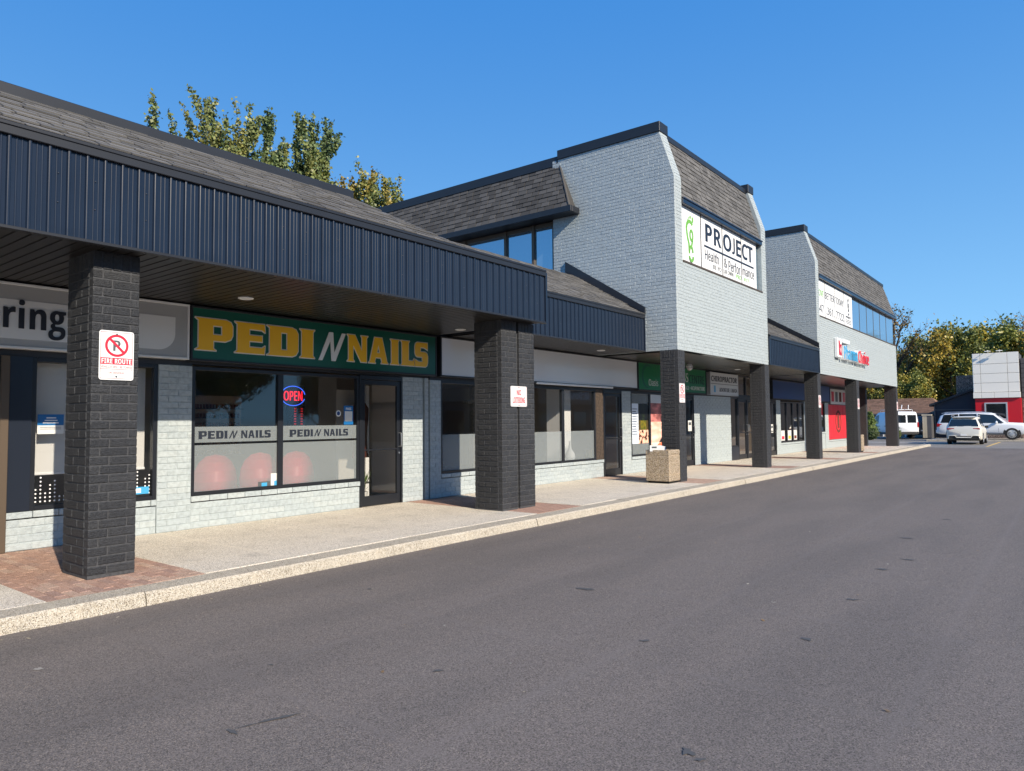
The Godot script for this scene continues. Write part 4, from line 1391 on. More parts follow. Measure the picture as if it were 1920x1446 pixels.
func planter(label: String, at: Vector3, s: Vector3) -> Node3D:
	var t := thing("planter", label, "planter", at, 0.0, "pebbled concrete planters")
	var st := begin()
	box2(st, Vector3(-s.x * 0.5 + 0.04, 0, -s.z * 0.5 + 0.04), Vector3(s.x * 0.5 - 0.04, 0.06, s.z * 0.5 - 0.04))
	done(st, "foot", M.gap, t)
	st = begin()
	var w := 0.07
	box2(st, Vector3(-s.x * 0.5, 0.05, -s.z * 0.5), Vector3(s.x * 0.5, s.y - 0.12, s.z * 0.5), 0.018)
	box2(st, Vector3(-s.x * 0.5, s.y - 0.121, -s.z * 0.5), Vector3(-s.x * 0.5 + w, s.y, s.z * 0.5), 0.018)
	box2(st, Vector3(s.x * 0.5 - w, s.y - 0.121, -s.z * 0.5), Vector3(s.x * 0.5, s.y, s.z * 0.5), 0.018)
	box2(st, Vector3(-s.x * 0.5 + w, s.y - 0.121, s.z * 0.5 - w), Vector3(s.x * 0.5 - w, s.y - 0.001, s.z * 0.5 - 0.001), 0.0)
	box2(st, Vector3(-s.x * 0.5 + w, s.y - 0.121, -s.z * 0.5 + 0.001), Vector3(s.x * 0.5 - w, s.y - 0.001, -s.z * 0.5 + w), 0.0)
	done(st, "tub", M.planter, t)
	part(t, "soil", M.room_brown, Vector3(-s.x * 0.5 + w, s.y - 0.13, -s.z * 0.5 + w), Vector3(s.x * 0.5 - w, s.y - 0.035, s.z * 0.5 - w), 0.0)
	return t

func ellipse_tube(st: SurfaceTool, c: Vector3, rx: float, ry: float, a0: float, a1: float, r: float) -> void:
	var p := []
	var q := []
	for i in 21:
		var a := lerpf(a0, a1, i / 20.0)
		p.append(c + Vector3(cos(a) * rx, sin(a) * ry, 0))
		q.append(r)
	tube(st, p, q, 6)

func small_things() -> void:
	var xs := XP + 0.004
	no_parking("fire route sign on the single black pillar beside the red pavers", Vector3(xs, 2.125, -3.09), 0.34, 0.507)
	no_parking("fire route sign on the pillar behind the pebbled planter", Vector3(xs, 2.11, -16.64), 0.32, 0.48)
	no_parking("fire route sign on the pillar in front of the blue sign band", Vector3(xs, 2.11, -29.05), 0.32, 0.48)
	no_parking("fire route sign on the pillar beside the small pale planter", Vector3(xs, 2.11, -35.4), 0.32, 0.48)
	no_parking("fire route sign on the last pillar at the pavement's end", Vector3(xs, 2.11, -44.56), 0.32, 0.48)
	var t := plate("no_loitering_sign", "white no loitering sign with red lettering on the double black pillar", Vector3(xs, 1.93, -9.82), 0.47, 0.36)
	text(t, "NO", Vector3(0.235, 0.25, 0.006), 0.13, 0.1, M.sign_red, true, false, 0.002)
	text(t, "LOITERING", Vector3(0.235, 0.115, 0.006), 0.36, 0.105, M.sign_red, true, false, 0.002)
	bolt(t, 0.235, 0.335)
	bolt(t, 0.235, 0.025)
	# planters
	planter("square pebbled concrete planter with a white carton on its rim", Vector3(-8.06, SW, -16.29), Vector3(0.64, 0.81, 0.6))
	planter("small pale concrete planter behind a black pillar near the last shop", Vector3(-7.98, SW, -36.1), Vector3(0.5, 0.8, 0.5))
	t = thing("carton", "small white and blue cardboard carton resting on the pebbled planter", "carton", Vector3(-8.12, SW + 0.775, -16.12), 0.35)
	var st := begin()
	prism(st, PackedVector2Array([Vector2(-0.17, 0), Vector2(0.19, 0), Vector2(0.19, 0.11), Vector2(0.06, 0.15), Vector2(-0.17, 0.15)]), -0.1, 0.1)
	done(st, "box", M.white, t)
	part(t, "blue_end", M.blue, Vector3(0.19, 0.005, -0.095), Vector3(0.194, 0.105, 0.095), 0.0)
	part(t, "print", M.ink_grey, Vector3(-0.12, 0.08, 0.1), Vector3(0.0, 0.12, 0.1015), 0.0)
	# recessed lamps and a camera under the canopies
	for e in [[-9.13, -5.56, "near the nail salon sign"], [-9.19, -10.12, "beside the double black pillar"], [-9.29, -15.47, "in front of the blank sign"], [-9.27, -24.7, "in front of the two-line white sign"], [-9.2, -26.4, "above the glazed entrance"]]:
		t = thing("recessed_light", "round white recessed lamp in the dark soffit " + e[2], "lamp", Vector3(e[0], SOF, e[1]), 0.0, "recessed lamps in the soffit")
		st = begin()
		lathe(st, [Vector2(0.105, 0.004), Vector2(0.105, -0.008), Vector2(0.08, -0.016), Vector2(0.075, -0.006)], Vector3.ZERO, 24)
		done(st, "trim_ring", M.white, t)
		st = begin()
		lathe(st, [Vector2(0.076, -0.006), Vector2(0.04, -0.014), Vector2(0.0, -0.016)], Vector3.ZERO, 20)
		done(st, "lens", M.offwhite, t)
	t = thing("security_camera", "white dome security camera beneath the first grey block", "camera", Vector3(-9.5, SOF, -21.2))
	st = begin()
	lathe(st, [Vector2(0.07, 0.0), Vector2(0.075, -0.03), Vector2(0.1, -0.06), Vector2(0.105, -0.1)], Vector3.ZERO, 20)
	done(st, "mount", M.white, t)
	st = begin()
	lathe(st, [Vector2(0.1, -0.1), Vector2(0.095, -0.14), Vector2(0.07, -0.18), Vector2(0.03, -0.2), Vector2(0.0, -0.205)], Vector3.ZERO, 20)
	done(st, "dome", M.signgrey, t)
	# notices on the glass
	var zg := XW - 0.046
	t = notice("blue_notice", "blue and white opening hours notice on the roller blind window", "notice", Vector3(zg, 1.56, -3.40), 0.30, 0.25, M.offwhite)
	part(t, "blue_field", M.poster_blue, Vector3(0, 0.11, 0.002), Vector3(0.30, 0.25, 0.0035), 0.0)
	for k in 3:
		part(t, "line_of_print", M.white, Vector3(0.06 + 0.02 * k, 0.135 + k * 0.032, 0.0035), Vector3(0.24 - 0.015 * k, 0.147 + k * 0.032, 0.005), 0.0)
	for k in 2:
		part(t, "line_of_print", M.ink_grey, Vector3(0.03, 0.06 + k * 0.022, 0.002), Vector3(0.27, 0.066 + k * 0.022, 0.0035), 0.0)
	t = notice("blue_sticker", "small light blue sticker in the corner of the roller blind window", "sticker", Vector3(zg, 0.70, -4.60), 0.2, 0.1, M.sky_blue)
	part(t, "white_patch", M.white, Vector3(0.01, 0.02, 0.002), Vector3(0.09, 0.08, 0.0035), 0.0)
	t = notice("inspection_notice", "teal and white inspection pass notice beside the salon door", "notice", Vector3(zg, 1.64, -8.22), 0.21, 0.34, M.poster_blue)
	part(t, "white_field", M.offwhite, Vector3(0.02, 0.06, 0.002), Vector3(0.19, 0.24, 0.0035), 0.0)
	text(t, "PASS", Vector3(0.105, 0.285, 0.003), 0.12, 0.045, M.white, true, false, 0.002)
	t = thing("round_sticker", "small round white and blue sticker on the salon window", "sticker", Vector3(zg, 1.84, -8.1), PI / 2)
	st = begin()
	lathe(st, [Vector2(0.0, 0.002), Vector2(0.055, 0.002), Vector2(0.055, 0.0)], Vector3.ZERO, 20, Basis(Vector3.RIGHT, PI / 2))
	done(st, "disc", M.white, t)
	st = begin()
	lathe(st, [Vector2(0.0, 0.0045), Vector2(0.035, 0.0045), Vector2(0.035, 0.002)], Vector3.ZERO, 20, Basis(Vector3.RIGHT, PI / 2))
	done(st, "centre", M.blue, t)
	for e in [[6.75, 0.62], [6.52, 0.60]]:
		t = notice("counter_card", "small card standing behind the frosted salon glass" if e[0] > 6.6 else "dark printed card standing behind the frosted salon glass", "card", Vector3(XW - 0.05, e[1], -e[0]), 0.22, 0.24 if e[0] > 6.6 else 0.14, M.offwhite if e[0] > 6.6 else M.ink_grey)
		part(t, "blue_patch", M.sky_blue, Vector3(0.06, 0.04, 0.002), Vector3(0.16, 0.12, 0.0035), 0.0)
	# neon sign
	t = thing("neon_sign", "red and blue neon open sign hanging in the salon window", "neon sign", Vector3(XW - 0.13, 1.98, -7.22), PI / 2)
	part(t, "backing", M.gap, Vector3(-0.24, -0.02, -0.03), Vector3(0.24, 0.33, -0.02), 0.0)
	var red_glow := mat(Color(0.9, 0.05, 0.08), 0.4, {"emit": Color(1.0, 0.06, 0.12), "energy": 1.1})
	var blue_glow := mat(Color(0.15, 0.3, 0.9), 0.4, {"emit": Color(0.16, 0.4, 1.0), "energy": 0.8})
	text(t, "OPEN", Vector3(0, 0.155, 0.0), 0.36, 0.16, red_glow, false, false, 0.012, "glowing_letters")
	st = begin()
	ellipse_tube(st, Vector3(0, 0.155, 0), 0.235, 0.165, 0.15, PI - 0.2, 0.008)
	ellipse_tube(st, Vector3(0, 0.155, 0), 0.235, 0.165, PI + 0.15, TAU - 0.3, 0.008)
	done(st, "glowing_border", blue_glow, t)
	var om := OmniLight3D.new()
	om.name = "glow"
	om.light_color = Color(1.0, 0.25, 0.35)
	om.light_energy = 0.008
	om.light_size = 0.15
	om.omni_range = 6.0
	om.omni_attenuation = 2.0
	om.shadow_enabled = true
	om.position = Vector3(0, 0.15, 0.05)
	t.add_child(om)
	t = thing("hours_board", "black hours board with red digits beneath the neon sign", "display", Vector3(XW - 0.13, 1.62, -7.26), PI / 2)
	part(t, "case", M.gap, Vector3(-0.16, 0, -0.02), Vector3(0.2, 0.35, 0), 0.004)
	var dim := mat(Color(0.4, 0.02, 0.02), 0.5, {"emit": Color(1.0, 0.05, 0.05), "energy": 0.25})
	st = begin()
	for k in 7:
		box2(st, Vector3(-0.02, 0.03 + k * 0.043, 0.0), Vector3(0.02, 0.05 + k * 0.043, 0.002))
		box2(st, Vector3(0.11, 0.03 + k * 0.043, 0.0), Vector3(0.15, 0.05 + k * 0.043, 0.002))
	done(st, "digits", dim, t)
	# salon interior
	for e in [[-10.84, -5.95, "beside the first salon pier"], [-10.88, -6.75, "near the window mullion"], [-10.84, -7.42, "near the salon door"]]:
		t = thing("pedicure_chair", "rounded red pedicure chair behind frosted glass " + e[2], "chair", Vector3(e[0], SW + 0.006, e[1]), PI / 2, "red chairs in the salon")
		st = begin()
		box(st, Vector3(0, 0.22, -0.1), Vector3(0.62, 0.44, 0.62), 0.08)
		done(st, "seat", M.red, t)
		st = begin()
		lathe(st, [Vector2(0.0, -0.44), Vector2(0.17, -0.42), Vector2(0.28, -0.33), Vector2(0.345, -0.16), Vector2(0.36, 0.02), Vector2(0.34, 0.18), Vector2(0.27, 0.32), Vector2(0.16, 0.41), Vector2(0.0, 0.44)], Vector3(0, 0.62, 0.26), 24, Basis.from_scale(Vector3(1, 1, 0.4)))
		done(st, "backrest", M.red, t)
		for s in [-1, 1]:
			st = begin()
			box(st, Vector3(s * 0.36, 0.4, -0.05), Vector3(0.12, 0.3, 0.5), 0.05)
			done(st, "armrest", M.coat, t)
	t = thing("hanging_coat", "dark red coat hanging behind the salon's glass door", "coat", Vector3(-11.2, SW + 0.85, -9.35), PI / 2)
	st = begin()
	var rg := [[0.0, 0.20, 0.10], [0.1, 0.17, 0.09], [0.4, 0.16, 0.08], [0.75, 0.19, 0.1], [0.98, 0.2, 0.09], [1.08, 0.12, 0.07], [1.14, 0.05, 0.05]]
	for i in rg.size() - 1:
		for k in 16:
			var v := []
			for o in [[i, k], [i, k + 1], [i + 1, k + 1], [i + 1, k]]:
				var a: float = TAU * o[1] / 16
				var f := 1.0 + 0.12 * sin(a * 5.0 + o[0])
				v.append(Vector3(cos(a) * rg[o[0]][1] * f, rg[o[0]][0], sin(a) * rg[o[0]][2] * f))
			quad(st, v[0], v[1], v[2], v[3], Vector3(v[0].x, 0.0, v[0].z).normalized())
	done(st, "cloth", M.coat, t)
	st = begin()
	tube(st, [Vector3(0, 1.12, 0), Vector3(0, 1.22, 0), Vector3(0.03, 1.26, 0), Vector3(0.06, 1.24, 0)], [0.006, 0.006, 0.006, 0.006], 6)
	done(st, "hanger", M.steel, t)
	t = thing("partition", "pale partition panel with a white post inside the salon doorway", "partition", Vector3(-11.5, SW + 0.006, -9.5), PI / 2)
	part(t, "panel", M.room, Vector3(-0.5, 0, -0.05), Vector3(0.2, 2.2, 0.0), 0.0)
	part(t, "post", M.white, Vector3(0.2, 0, -0.05), Vector3(0.29, 2.3, 0.06), 0.006)
	t = thing("pot_plant", "small leafy plant on the floor inside the salon door", "plant", Vector3(-10.95, SW + 0.006, -9.2))
	st = begin()
	lathe(st, [Vector2(0.0, 0.0), Vector2(0.08, 0.0), Vector2(0.11, 0.2), Vector2(0.09, 0.2)], Vector3.ZERO, 16)
	done(st, "pot", M.offwhite, t)
	st = begin()
	for k in 40:
		var a := rng.randf() * TAU
		var p := Vector3(0, 0.2, 0)
		var d := Vector3(cos(a) * rng.randf_range(0.05, 0.22), rng.randf_range(0.05, 0.42), sin(a) * 0.15)
		var s := Vector3(-sin(a), 0.2, cos(a)) * 0.02
		quad(st, p + d * 0.4, p + d * 0.7 - s, p + d, p + d * 0.7 + s)
	done(st, "leaves", M.leafy, t)
	t = thing("polish_rack", "wall rack with rows of small nail polish bottles in the salon", "rack", Vector3(-12.6, 1.1, -5.9), PI / 2)
	part(t, "backboard", M.room_brown, Vector3(0, 0, -0.03), Vector3(1.7, 1.1, 0.0), 0.0)
	st = begin()
	for r in 6:
		part(t, "shelf", M.frame, Vector3(0, r * 0.17, 0.0), Vector3(1.7, r * 0.17 + 0.012, 0.09), 0.0)
		for k in 26:
			box2(st, Vector3(0.05 + k * 0.062, r * 0.17 + 0.012, 0.02), Vector3(0.082 + k * 0.062, r * 0.17 + 0.09, 0.055))
	done(st, "bottles", M.coat, t, "stuff")
	# vacant unit
	t = thing("vase", "white long-necked vase behind frosted glass of the vacant shop", "vase", Vector3(-10.55, 0.62, -15.9))
	st = begin()
	lathe(st, [Vector2(0.0, 0.0), Vector2(0.1, 0.0), Vector2(0.14, 0.1), Vector2(0.12, 0.2), Vector2(0.04, 0.32), Vector2(0.022, 0.5), Vector2(0.028, 0.53)], Vector3.ZERO, 20)
	done(st, "body", M.white, t)
	part(t, "ledge", M.offwhite, Vector3(-0.15, -0.05, -0.3), Vector3(0.2, 0.0, 0.3), 0.0)
	t = thing("floor_board_sign", "yellow folding floor sign inside the vacant shop's glass door", "floor sign", Vector3(-10.9, SW + 0.006, -17.45), PI / 2)
	for s in [-1, 1]:
		st = begin()
		box(st, Vector3(0, 0.36, s * 0.1), Vector3(0.3, 0.74, 0.015), 0.005, Basis(Vector3.RIGHT, -s * 0.22))
		done(st, "leaf", M.yellow_plastic, t)
	t = thing("red_display_panel", "tall red panel standing inside the vacant shop", "panel", Vector3(-12.4, SW + 0.006, -16.2), PI / 2)
	part(t, "panel", M.red, Vector3(0, 0.5, 0), Vector3(0.3, 1.5, 0.04), 0.004)
	part(t, "foot", M.frame, Vector3(0.1, 0, -0.1), Vector3(0.2, 0.5, 0.1), 0.0)
	for k in 3:
		t = thing("interior_post", "dark timber post inside the vacant shop", "post", Vector3(-12.2, SW + 0.006, -13.9 - k * 0.75), 0.0, "posts in the vacant shop")
		part(t, "shaft", M.wood, Vector3(-0.07, 0, -0.07), Vector3(0.07, 2.75, 0.07), 0.004)
		part(t, "bracket", M.wood, Vector3(-0.07, 2.0, 0.071), Vector3(0.07, 2.1, 0.3), 0.004)
	# posters of the wellness centre
	var pics := [[18.82, 0.98, 0.42, 1.2, "pale text poster on the wellness window"], [19.24, 0.98, 0.62, 1.2, "pineapple photo poster on the wellness window"], [20.03, 0.62, 1.9, 1.85, "tall pink photo poster on the wellness window"]]
	for i in 3:
		var e: Array = pics[i]
		t = thing("window_poster", e[4], "poster", Vector3(zg, e[1], -e[0]), PI / 2)
		st = begin()
		st.set_uv(Vector2(0, 1))
		var q := [Vector3(0, 0, 0.002), Vector3(e[2], 0, 0.002), Vector3(e[2], e[3], 0.002), Vector3(0, e[3], 0.002)]
		var uv := [Vector2(0, 1), Vector2(1, 1), Vector2(1, 0), Vector2(0, 0)]
		for o in [0, 2, 1, 0, 3, 2]:
			st.set_normal(Vector3.BACK)
			st.set_uv(uv[o])
			st.add_vertex(q[o])
		var pm := StandardMaterial3D.new()
		pm.albedo_texture = poster_image(i)
		pm.roughness = 0.4
		done(st, "print", pm, t)
		part(t, "sheet", M.white, Vector3(0, 0, -0.001), Vector3(e[2], e[3], 0.001), 0.0)
	for e in [[22.75, 1.30, "white notice sheet on the dark wellness door"], [31.15, 1.1, "white notice sheet on the door beside the blue band"]]:
		t = notice("door_notice", e[2], "notice", Vector3(XW - 0.044, e[1], -e[0]), 0.28, 0.36, M.offwhite)
		part(t, "print", M.ink_grey, Vector3(0.04, 0.2, 0.002), Vector3(0.24, 0.3, 0.0035), 0.0)
	for e in [[32.5, M.sign_red, "red"], [33.45, M.yellow, "yellow"], [34.3, M.coat, "maroon"]]:
		t = notice("shop_card", "white card with a " + e[2] + " picture low in a narrow window beneath the blue band", "card", Vector3(XW - 0.048, 0.72, -e[0]), 0.5, 0.45, M.offwhite)
		t.set_meta("group", "cards in the narrow windows")
		part(t, "picture", e[1], Vector3(0.08, 0.06, 0.002), Vector3(0.42, 0.2, 0.0035), 0.0)

func poster_image(kind: int) -> ImageTexture:
	var w := 96
	var h := 192
	var im := Image.create(w, h, false, Image.FORMAT_RGB8)
	var f := FastNoiseLite.new()
	f.seed = 71 + kind
	f.frequency = 0.035
	f.fractal_octaves = 4
	for y in h:
		for x in w:
			var n := f.get_noise_2d(x, y) * 0.5 + 0.5
			var v := float(y) / h
			var c := Color.WHITE
			if kind == 0:
				c = Color(0.86, 0.9, 0.95)
				if y % 12 < 4 and x > 10 and x < 40 + int(n * 70) and y > 20 and y < 150:
					c = Color(0.25, 0.3, 0.4)
			elif kind == 1:
				var dx := (x - 48.0) / 48.0
				if v < 0.42:
					c = Color(0.07, 0.08, 0.09).lerp(Color(0.2, 0.28, 0.12), clampf((0.55 - absf(dx) * 1.4) * (0.4 + v * 2.0) + n - 0.6, 0, 1))
				elif v < 0.66:
					c = Color(0.62, 0.52, 0.12).lerp(Color(0.18, 0.25, 0.08), n) if absf(dx) < 0.6 else Color(0.3, 0.25, 0.12)
				else:
					c = Color(0.9, 0.55, 0.42).lerp(Color(0.97, 0.86, 0.78), n) if n > 0.42 else Color(0.2, 0.12, 0.09)
			else:
				if v < 0.14:
					c = Color(0.78, 0.8, 0.82)
				elif v < 0.45:
					c = Color(0.85, 0.52, 0.5).lerp(Color(0.35, 0.2, 0.2), clampf(n * 1.6 - 0.4, 0, 1))
				elif v < 0.8:
					c = Color(0.93, 0.6, 0.5).lerp(Color(0.98, 0.92, 0.88), n)
					if absf((x - 60.0) * 0.8 + (y - 120.0) * 0.5) < 10:
						c = Color(0.12, 0.12, 0.14)
					if absf((x - 70.0)) + absf(y - 128.0) * 0.5 < 16:
						c = Color(0.15, 0.45, 0.12)
				else:
					c = Color(0.9, 0.45, 0.3) if n > 0.55 else Color(0.96, 0.88, 0.8)
			im.set_pixel(x, y, c)
	return ImageTexture.create_from_image(im)

# ------------------------------------------------------------------ vehicles (frame: x across, y up, front towards -z)
func body_half(sts: Array, z: float, y: float) -> float:
	var i := 0
	while i < sts.size() - 2 and sts[i + 1][0] > z:
		i += 1
	var k := clampf((z - sts[i][0]) / (sts[i + 1][0] - sts[i][0]), 0.0, 1.0)
	var s := []
	for j in 7:
		s.append(lerpf(sts[i][j], sts[i + 1][j], k))
	if y < s[2]:
		return lerpf(maxf(s[4], s[5]), s[5], clampf((y - s[1] - 0.3) / maxf(s[2] - s[1] - 0.3, 0.01), 0, 1))
	return lerpf(s[5], s[6] + 0.02, clampf((y - s[2]) / maxf(s[3] - 0.07 - s[2], 0.01), 0.0, 1.0))

func body_mesh(sts: Array) -> ArrayMesh:
	var rings := []
	for s in sts:
		var wm: float = maxf(s[4], s[5])
		var h := [[s[4] * 0.9, s[1]], [s[4], s[1] + 0.1], [wm, (s[1] + s[2]) * 0.5], [wm, s[2] - 0.12], [s[5], s[2]], [s[6] + 0.02, s[3] - 0.07], [s[6] * 0.9, s[3] - 0.01], [s[6] * 0.5, s[3] + 0.012]]
		var ring := []
		for e in h:
			ring.append(Vector3(e[0], e[1], s[0]))
		for i in range(h.size() - 1, -1, -1):
			ring.append(Vector3(-h[i][0], h[i][1], s[0]))
		rings.append(ring)
	var st := SurfaceTool.new()
	st.begin(Mesh.PRIMITIVE_TRIANGLES)
	st.set_smooth_group(0)
	var n: int = rings[0].size()
	for i in rings.size() - 1:
		for k in n:
			var k2 := (k + 1) % n
			var v := [rings[i][k], rings[i][k2], rings[i + 1][k2], rings[i + 1][k]]
			var c: Vector3 = (v[0] + v[1] + v[2] + v[3]) * 0.25
			var gn: Vector3 = (v[2] - v[0]).cross(v[3] - v[1])
			var out := Vector3(c.x, c.y - 0.8, 0)
			for o in ([0, 2, 1, 0, 3, 2] if gn.dot(out) > 0 else [0, 1, 2, 0, 2, 3]):
				st.add_vertex(v[o])
	for e in [0, rings.size() - 1]:
		var cz: float = 1.0 if e == 0 else -1.0
		for k in range(1, n - 1):
			var v := [rings[e][0], rings[e][k], rings[e][k + 1]]
			var gn: Vector3 = (v[1] - v[0]).cross(v[2] - v[0])
			for o in ([0, 2, 1] if gn.z * cz > 0 else [0, 1, 2]):
				st.add_vertex(v[o])
	st.index()
	st.generate_normals()
	return st.commit()

func side_sheet(st: SurfaceTool, sts: Array, sgn: float, poly: Array, off: float) -> void:
	# four-cornered patch given in (z, y), laid on the flank in small facets
	var nu := 10
	var nv := 3
	var grid := []
	for i in nu + 1:
		var col := []
		for j in nv + 1:
			var a := i / float(nu)
			var b := j / float(nv)
			var z := lerpf(lerpf(poly[0][0], poly[1][0], a), lerpf(poly[3][0], poly[2][0], a), b)
			var y := lerpf(lerpf(poly[0][1], poly[1][1], a), lerpf(poly[3][1], poly[2][1], a), b)
			col.append(Vector3(sgn * (body_half(sts, z, y) + off), y, z))
		grid.append(col)
	for i in nu:
		for j in nv:
			quad(st, grid[i][j], grid[i + 1][j], grid[i + 1][j + 1], grid[i][j + 1], Vector3(sgn, 0.2, 0).normalized())

func wheel(t: Node, x: float, z: float, r: float, spokes: int) -> void:
	var sg := signf(x)
	var b := Basis(Vector3(0, 0, 1), -PI / 2 * sg)
	var st := begin()
	lathe(st, [Vector2(r * 0.62, -0.11), Vector2(r * 0.95, -0.11), Vector2(r, -0.08), Vector2(r, 0.08), Vector2(r * 0.95, 0.11), Vector2(r * 0.68, 0.115), Vector2(r * 0.66, 0.09)], Vector3(x, r, z), 28, b)
	var w := done(st, "wheel", M.tyre, t)
	st = begin()
	lathe(st, [Vector2(r * 0.68, 0.10), Vector2(r * 0.64, 0.115), Vector2(r * 0.6, 0.08)], Vector3(x, r, z), 28, b)
	for k in spokes:
		var a := TAU * k / spokes
		var rot := Basis(Vector3.RIGHT, a)
		box(st, Vector3(x + sg * 0.09, r, z) + rot * Vector3(0, r * 0.34, 0), Vector3(0.03, r * 0.62, r * 0.085), 0.005, rot)
	lathe(st, [Vector2(0.0, 0.118), Vector2(r * 0.14, 0.11), Vector2(r * 0.15, 0.07)], Vector3(x, r, z), 14, b)
	done(st, "rim", M.rim, w)
	st = begin()
	lathe(st, [Vector2(0.0, 0.03), Vector2(r * 0.64, 0.03)], Vector3(x, r, z), 20, b)
	done(st, "hub_plate", M.car_dark, w)

func arch(st: SurfaceTool, sts: Array, sg: float, z: float, r: float, rr: float) -> void:
	var p := []
	for k in 15:
		var a := -0.12 + (PI + 0.24) * k / 14.0
		p.append([z - cos(a) * rr, r + sin(a) * rr])
	var v := []
	for q in p:
		v.append(Vector3(sg * (body_half(sts, q[0], q[1]) + 0.004), maxf(q[1], 0.24), q[0]))
	var c := Vector3(sg * (body_half(sts, z, r) + 0.004), r, z)
	for k in v.size() - 1:
		tri(st, c, v[k], v[k + 1], Vector3(sg, 0, 0))

func cars() -> void:
	# beige crossover, seen from behind
	var t := thing("parked_crossover", "beige crossover car with dark rear window parked beyond the kerb end", "car", Vector3(-5.5, 0.004, -54.8), 0.02)
	var S := [[2.36, 0.42, 0.84, 0.92, 0.80, 0.82, 0.72], [2.30, 0.32, 0.98, 1.12, 0.88, 0.90, 0.80], [2.12, 0.28, 1.08, 1.50, 0.94, 0.94, 0.70], [1.86, 0.26, 1.08, 1.69, 0.955, 0.945, 0.66], [0.9, 0.25, 1.05, 1.755, 0.96, 0.945, 0.69], [-0.2, 0.25, 1.02, 1.74, 0.96, 0.945, 0.69], [-0.7, 0.25, 1.0, 1.62, 0.96, 0.94, 0.67], [-1.35, 0.25, 0.98, 1.06, 0.955, 0.93, 0.78], [-1.95, 0.27, 0.90, 0.98, 0.93, 0.88, 0.7], [-2.26, 0.33, 0.78, 0.85, 0.84, 0.80, 0.62], [-2.36, 0.42, 0.66, 0.72, 0.70, 0.66, 0.55]]
	put(body_mesh(S), "body", M.car_beige, t)
	var st := begin()
	quad(st, Vector3(-0.80, 1.13, 2.30), Vector3(0.80, 1.13, 2.30), Vector3(0.66, 1.56, 2.12), Vector3(-0.66, 1.56, 2.12), Vector3(0, 0.4, 1).normalized())
	done(st, "rear_window", M.car_glass, t)
	for s in [-1.0, 1.0]:
		st = begin()
		side_sheet(st, S, s, [[2.0, 1.14], [0.75, 1.12], [0.75, 1.62], [1.75, 1.58]], 0.018)
		side_sheet(st, S, s, [[0.7, 1.12], [-0.35, 1.1], [-0.35, 1.6], [0.7, 1.62]], 0.018)
		side_sheet(st, S, s, [[-0.4, 1.1], [-1.15, 1.08], [-0.62, 1.52], [-0.4, 1.58]], 0.018)
		done(st, "side_window", M.car_glass, t)
		st = begin()
		arch(st, S, s, 1.4, 0.37, 0.45)
		arch(st, S, s, -1.42, 0.37, 0.45)
		done(st, "wheel_arch", M.car_dark, t)
		wheel(t, s * 0.86, 1.4, 0.37, 10)
		wheel(t, s * 0.86, -1.42, 0.37, 10)
		st = begin()
		box(st, Vector3(s * 1.02, 1.08, -0.72), Vector3(0.2, 0.15, 0.1), 0.04)
		done(st, "mirror", M.car_dark, t)
		part(t, "tail_light", M.tail, Vector3(s * 0.5 if s > 0 else -0.88, 0.94, 2.28), Vector3(0.88 if s > 0 else s * 0.5, 1.02, 2.345), 0.01)
		st = begin()
		tube(st, [Vector3(s * 0.68, 1.72, 1.7), Vector3(s * 0.7, 1.80, 1.5), Vector3(s * 0.71, 1.81, 0.0), Vector3(s * 0.69, 1.74, -0.4)], [0.018, 0.022, 0.022, 0.018], 6)
		done(st, "roof_rail", M.rim, t)
	part(t, "light_bar", M.car_dark, Vector3(-0.9, 0.96, 2.27), Vector3(0.9, 1.0, 2.335), 0.01)
	st = begin()
	box(st, Vector3(0, 0.40, 2.3), Vector3(1.72, 0.30, 0.2), 0.06)
	done(st, "rear_bumper", M.car_dark, t)
	st = begin()
	tube(st, [Vector3(-0.84, 0.36, 2.38), Vector3(-0.78, 0.56, 2.41), Vector3(-0.46, 0.56, 2.42), Vector3(-0.38, 0.44, 2.42), Vector3(0.38, 0.44, 2.42), Vector3(0.46, 0.56, 2.42), Vector3(0.78, 0.56, 2.41), Vector3(0.84, 0.36, 2.38)], [0.03, 0.035, 0.035, 0.035, 0.035, 0.035, 0.035, 0.03], 6)
	done(st, "bumper_trim", M.car_beige, t)
	part(t, "licence_plate", M.white, Vector3(-0.17, 0.54, 2.385), Vector3(0.17, 0.66, 2.40), 0.003)
	part(t, "rear_wiper", M.car_dark, Vector3(-0.3, 1.16, 2.305), Vector3(0.06, 1.18, 2.325), 0.003)
	st = begin()
	box(st, Vector3(0, 1.685, 1.98), Vector3(1.26, 0.035, 0.3), 0.015, Basis(Vector3.RIGHT, -0.12))
	done(st, "roof_spoiler", M.car_beige, t)
	# white full-size utility vehicle, seen from its side
	t = thing("parked_utility_vehicle", "long white utility vehicle with roof rails parked sideways before the red wall", "car", Vector3(-5.16, 0.11, -61.6), -PI / 2)
	S = [[2.82, 0.5, 0.95, 1.05, 0.86, 0.88, 0.8], [2.76, 0.42, 1.12, 1.3, 0.94, 0.96, 0.82], [2.6, 0.38, 1.16, 1.72, 0.99, 0.98, 0.74], [2.3, 0.36, 1.16, 1.87, 1.0, 0.99, 0.73], [1.0, 0.34, 1.15, 1.93, 1.0, 0.99, 0.75], [-0.2, 0.34, 1.13, 1.92, 1.0, 0.99, 0.75], [-0.75, 0.34, 1.12, 1.84, 1.0, 0.985, 0.73], [-1.5, 0.34, 1.12, 1.2, 1.0, 0.97, 0.85], [-2.3, 0.36, 1.08, 1.16, 0.98, 0.94, 0.8], [-2.68, 0.4, 0.98, 1.06, 0.92, 0.88, 0.74], [-2.8, 0.5, 0.8, 0.9, 0.8, 0.76, 0.66]]
	put(body_mesh(S), "body", M.car_white, t)
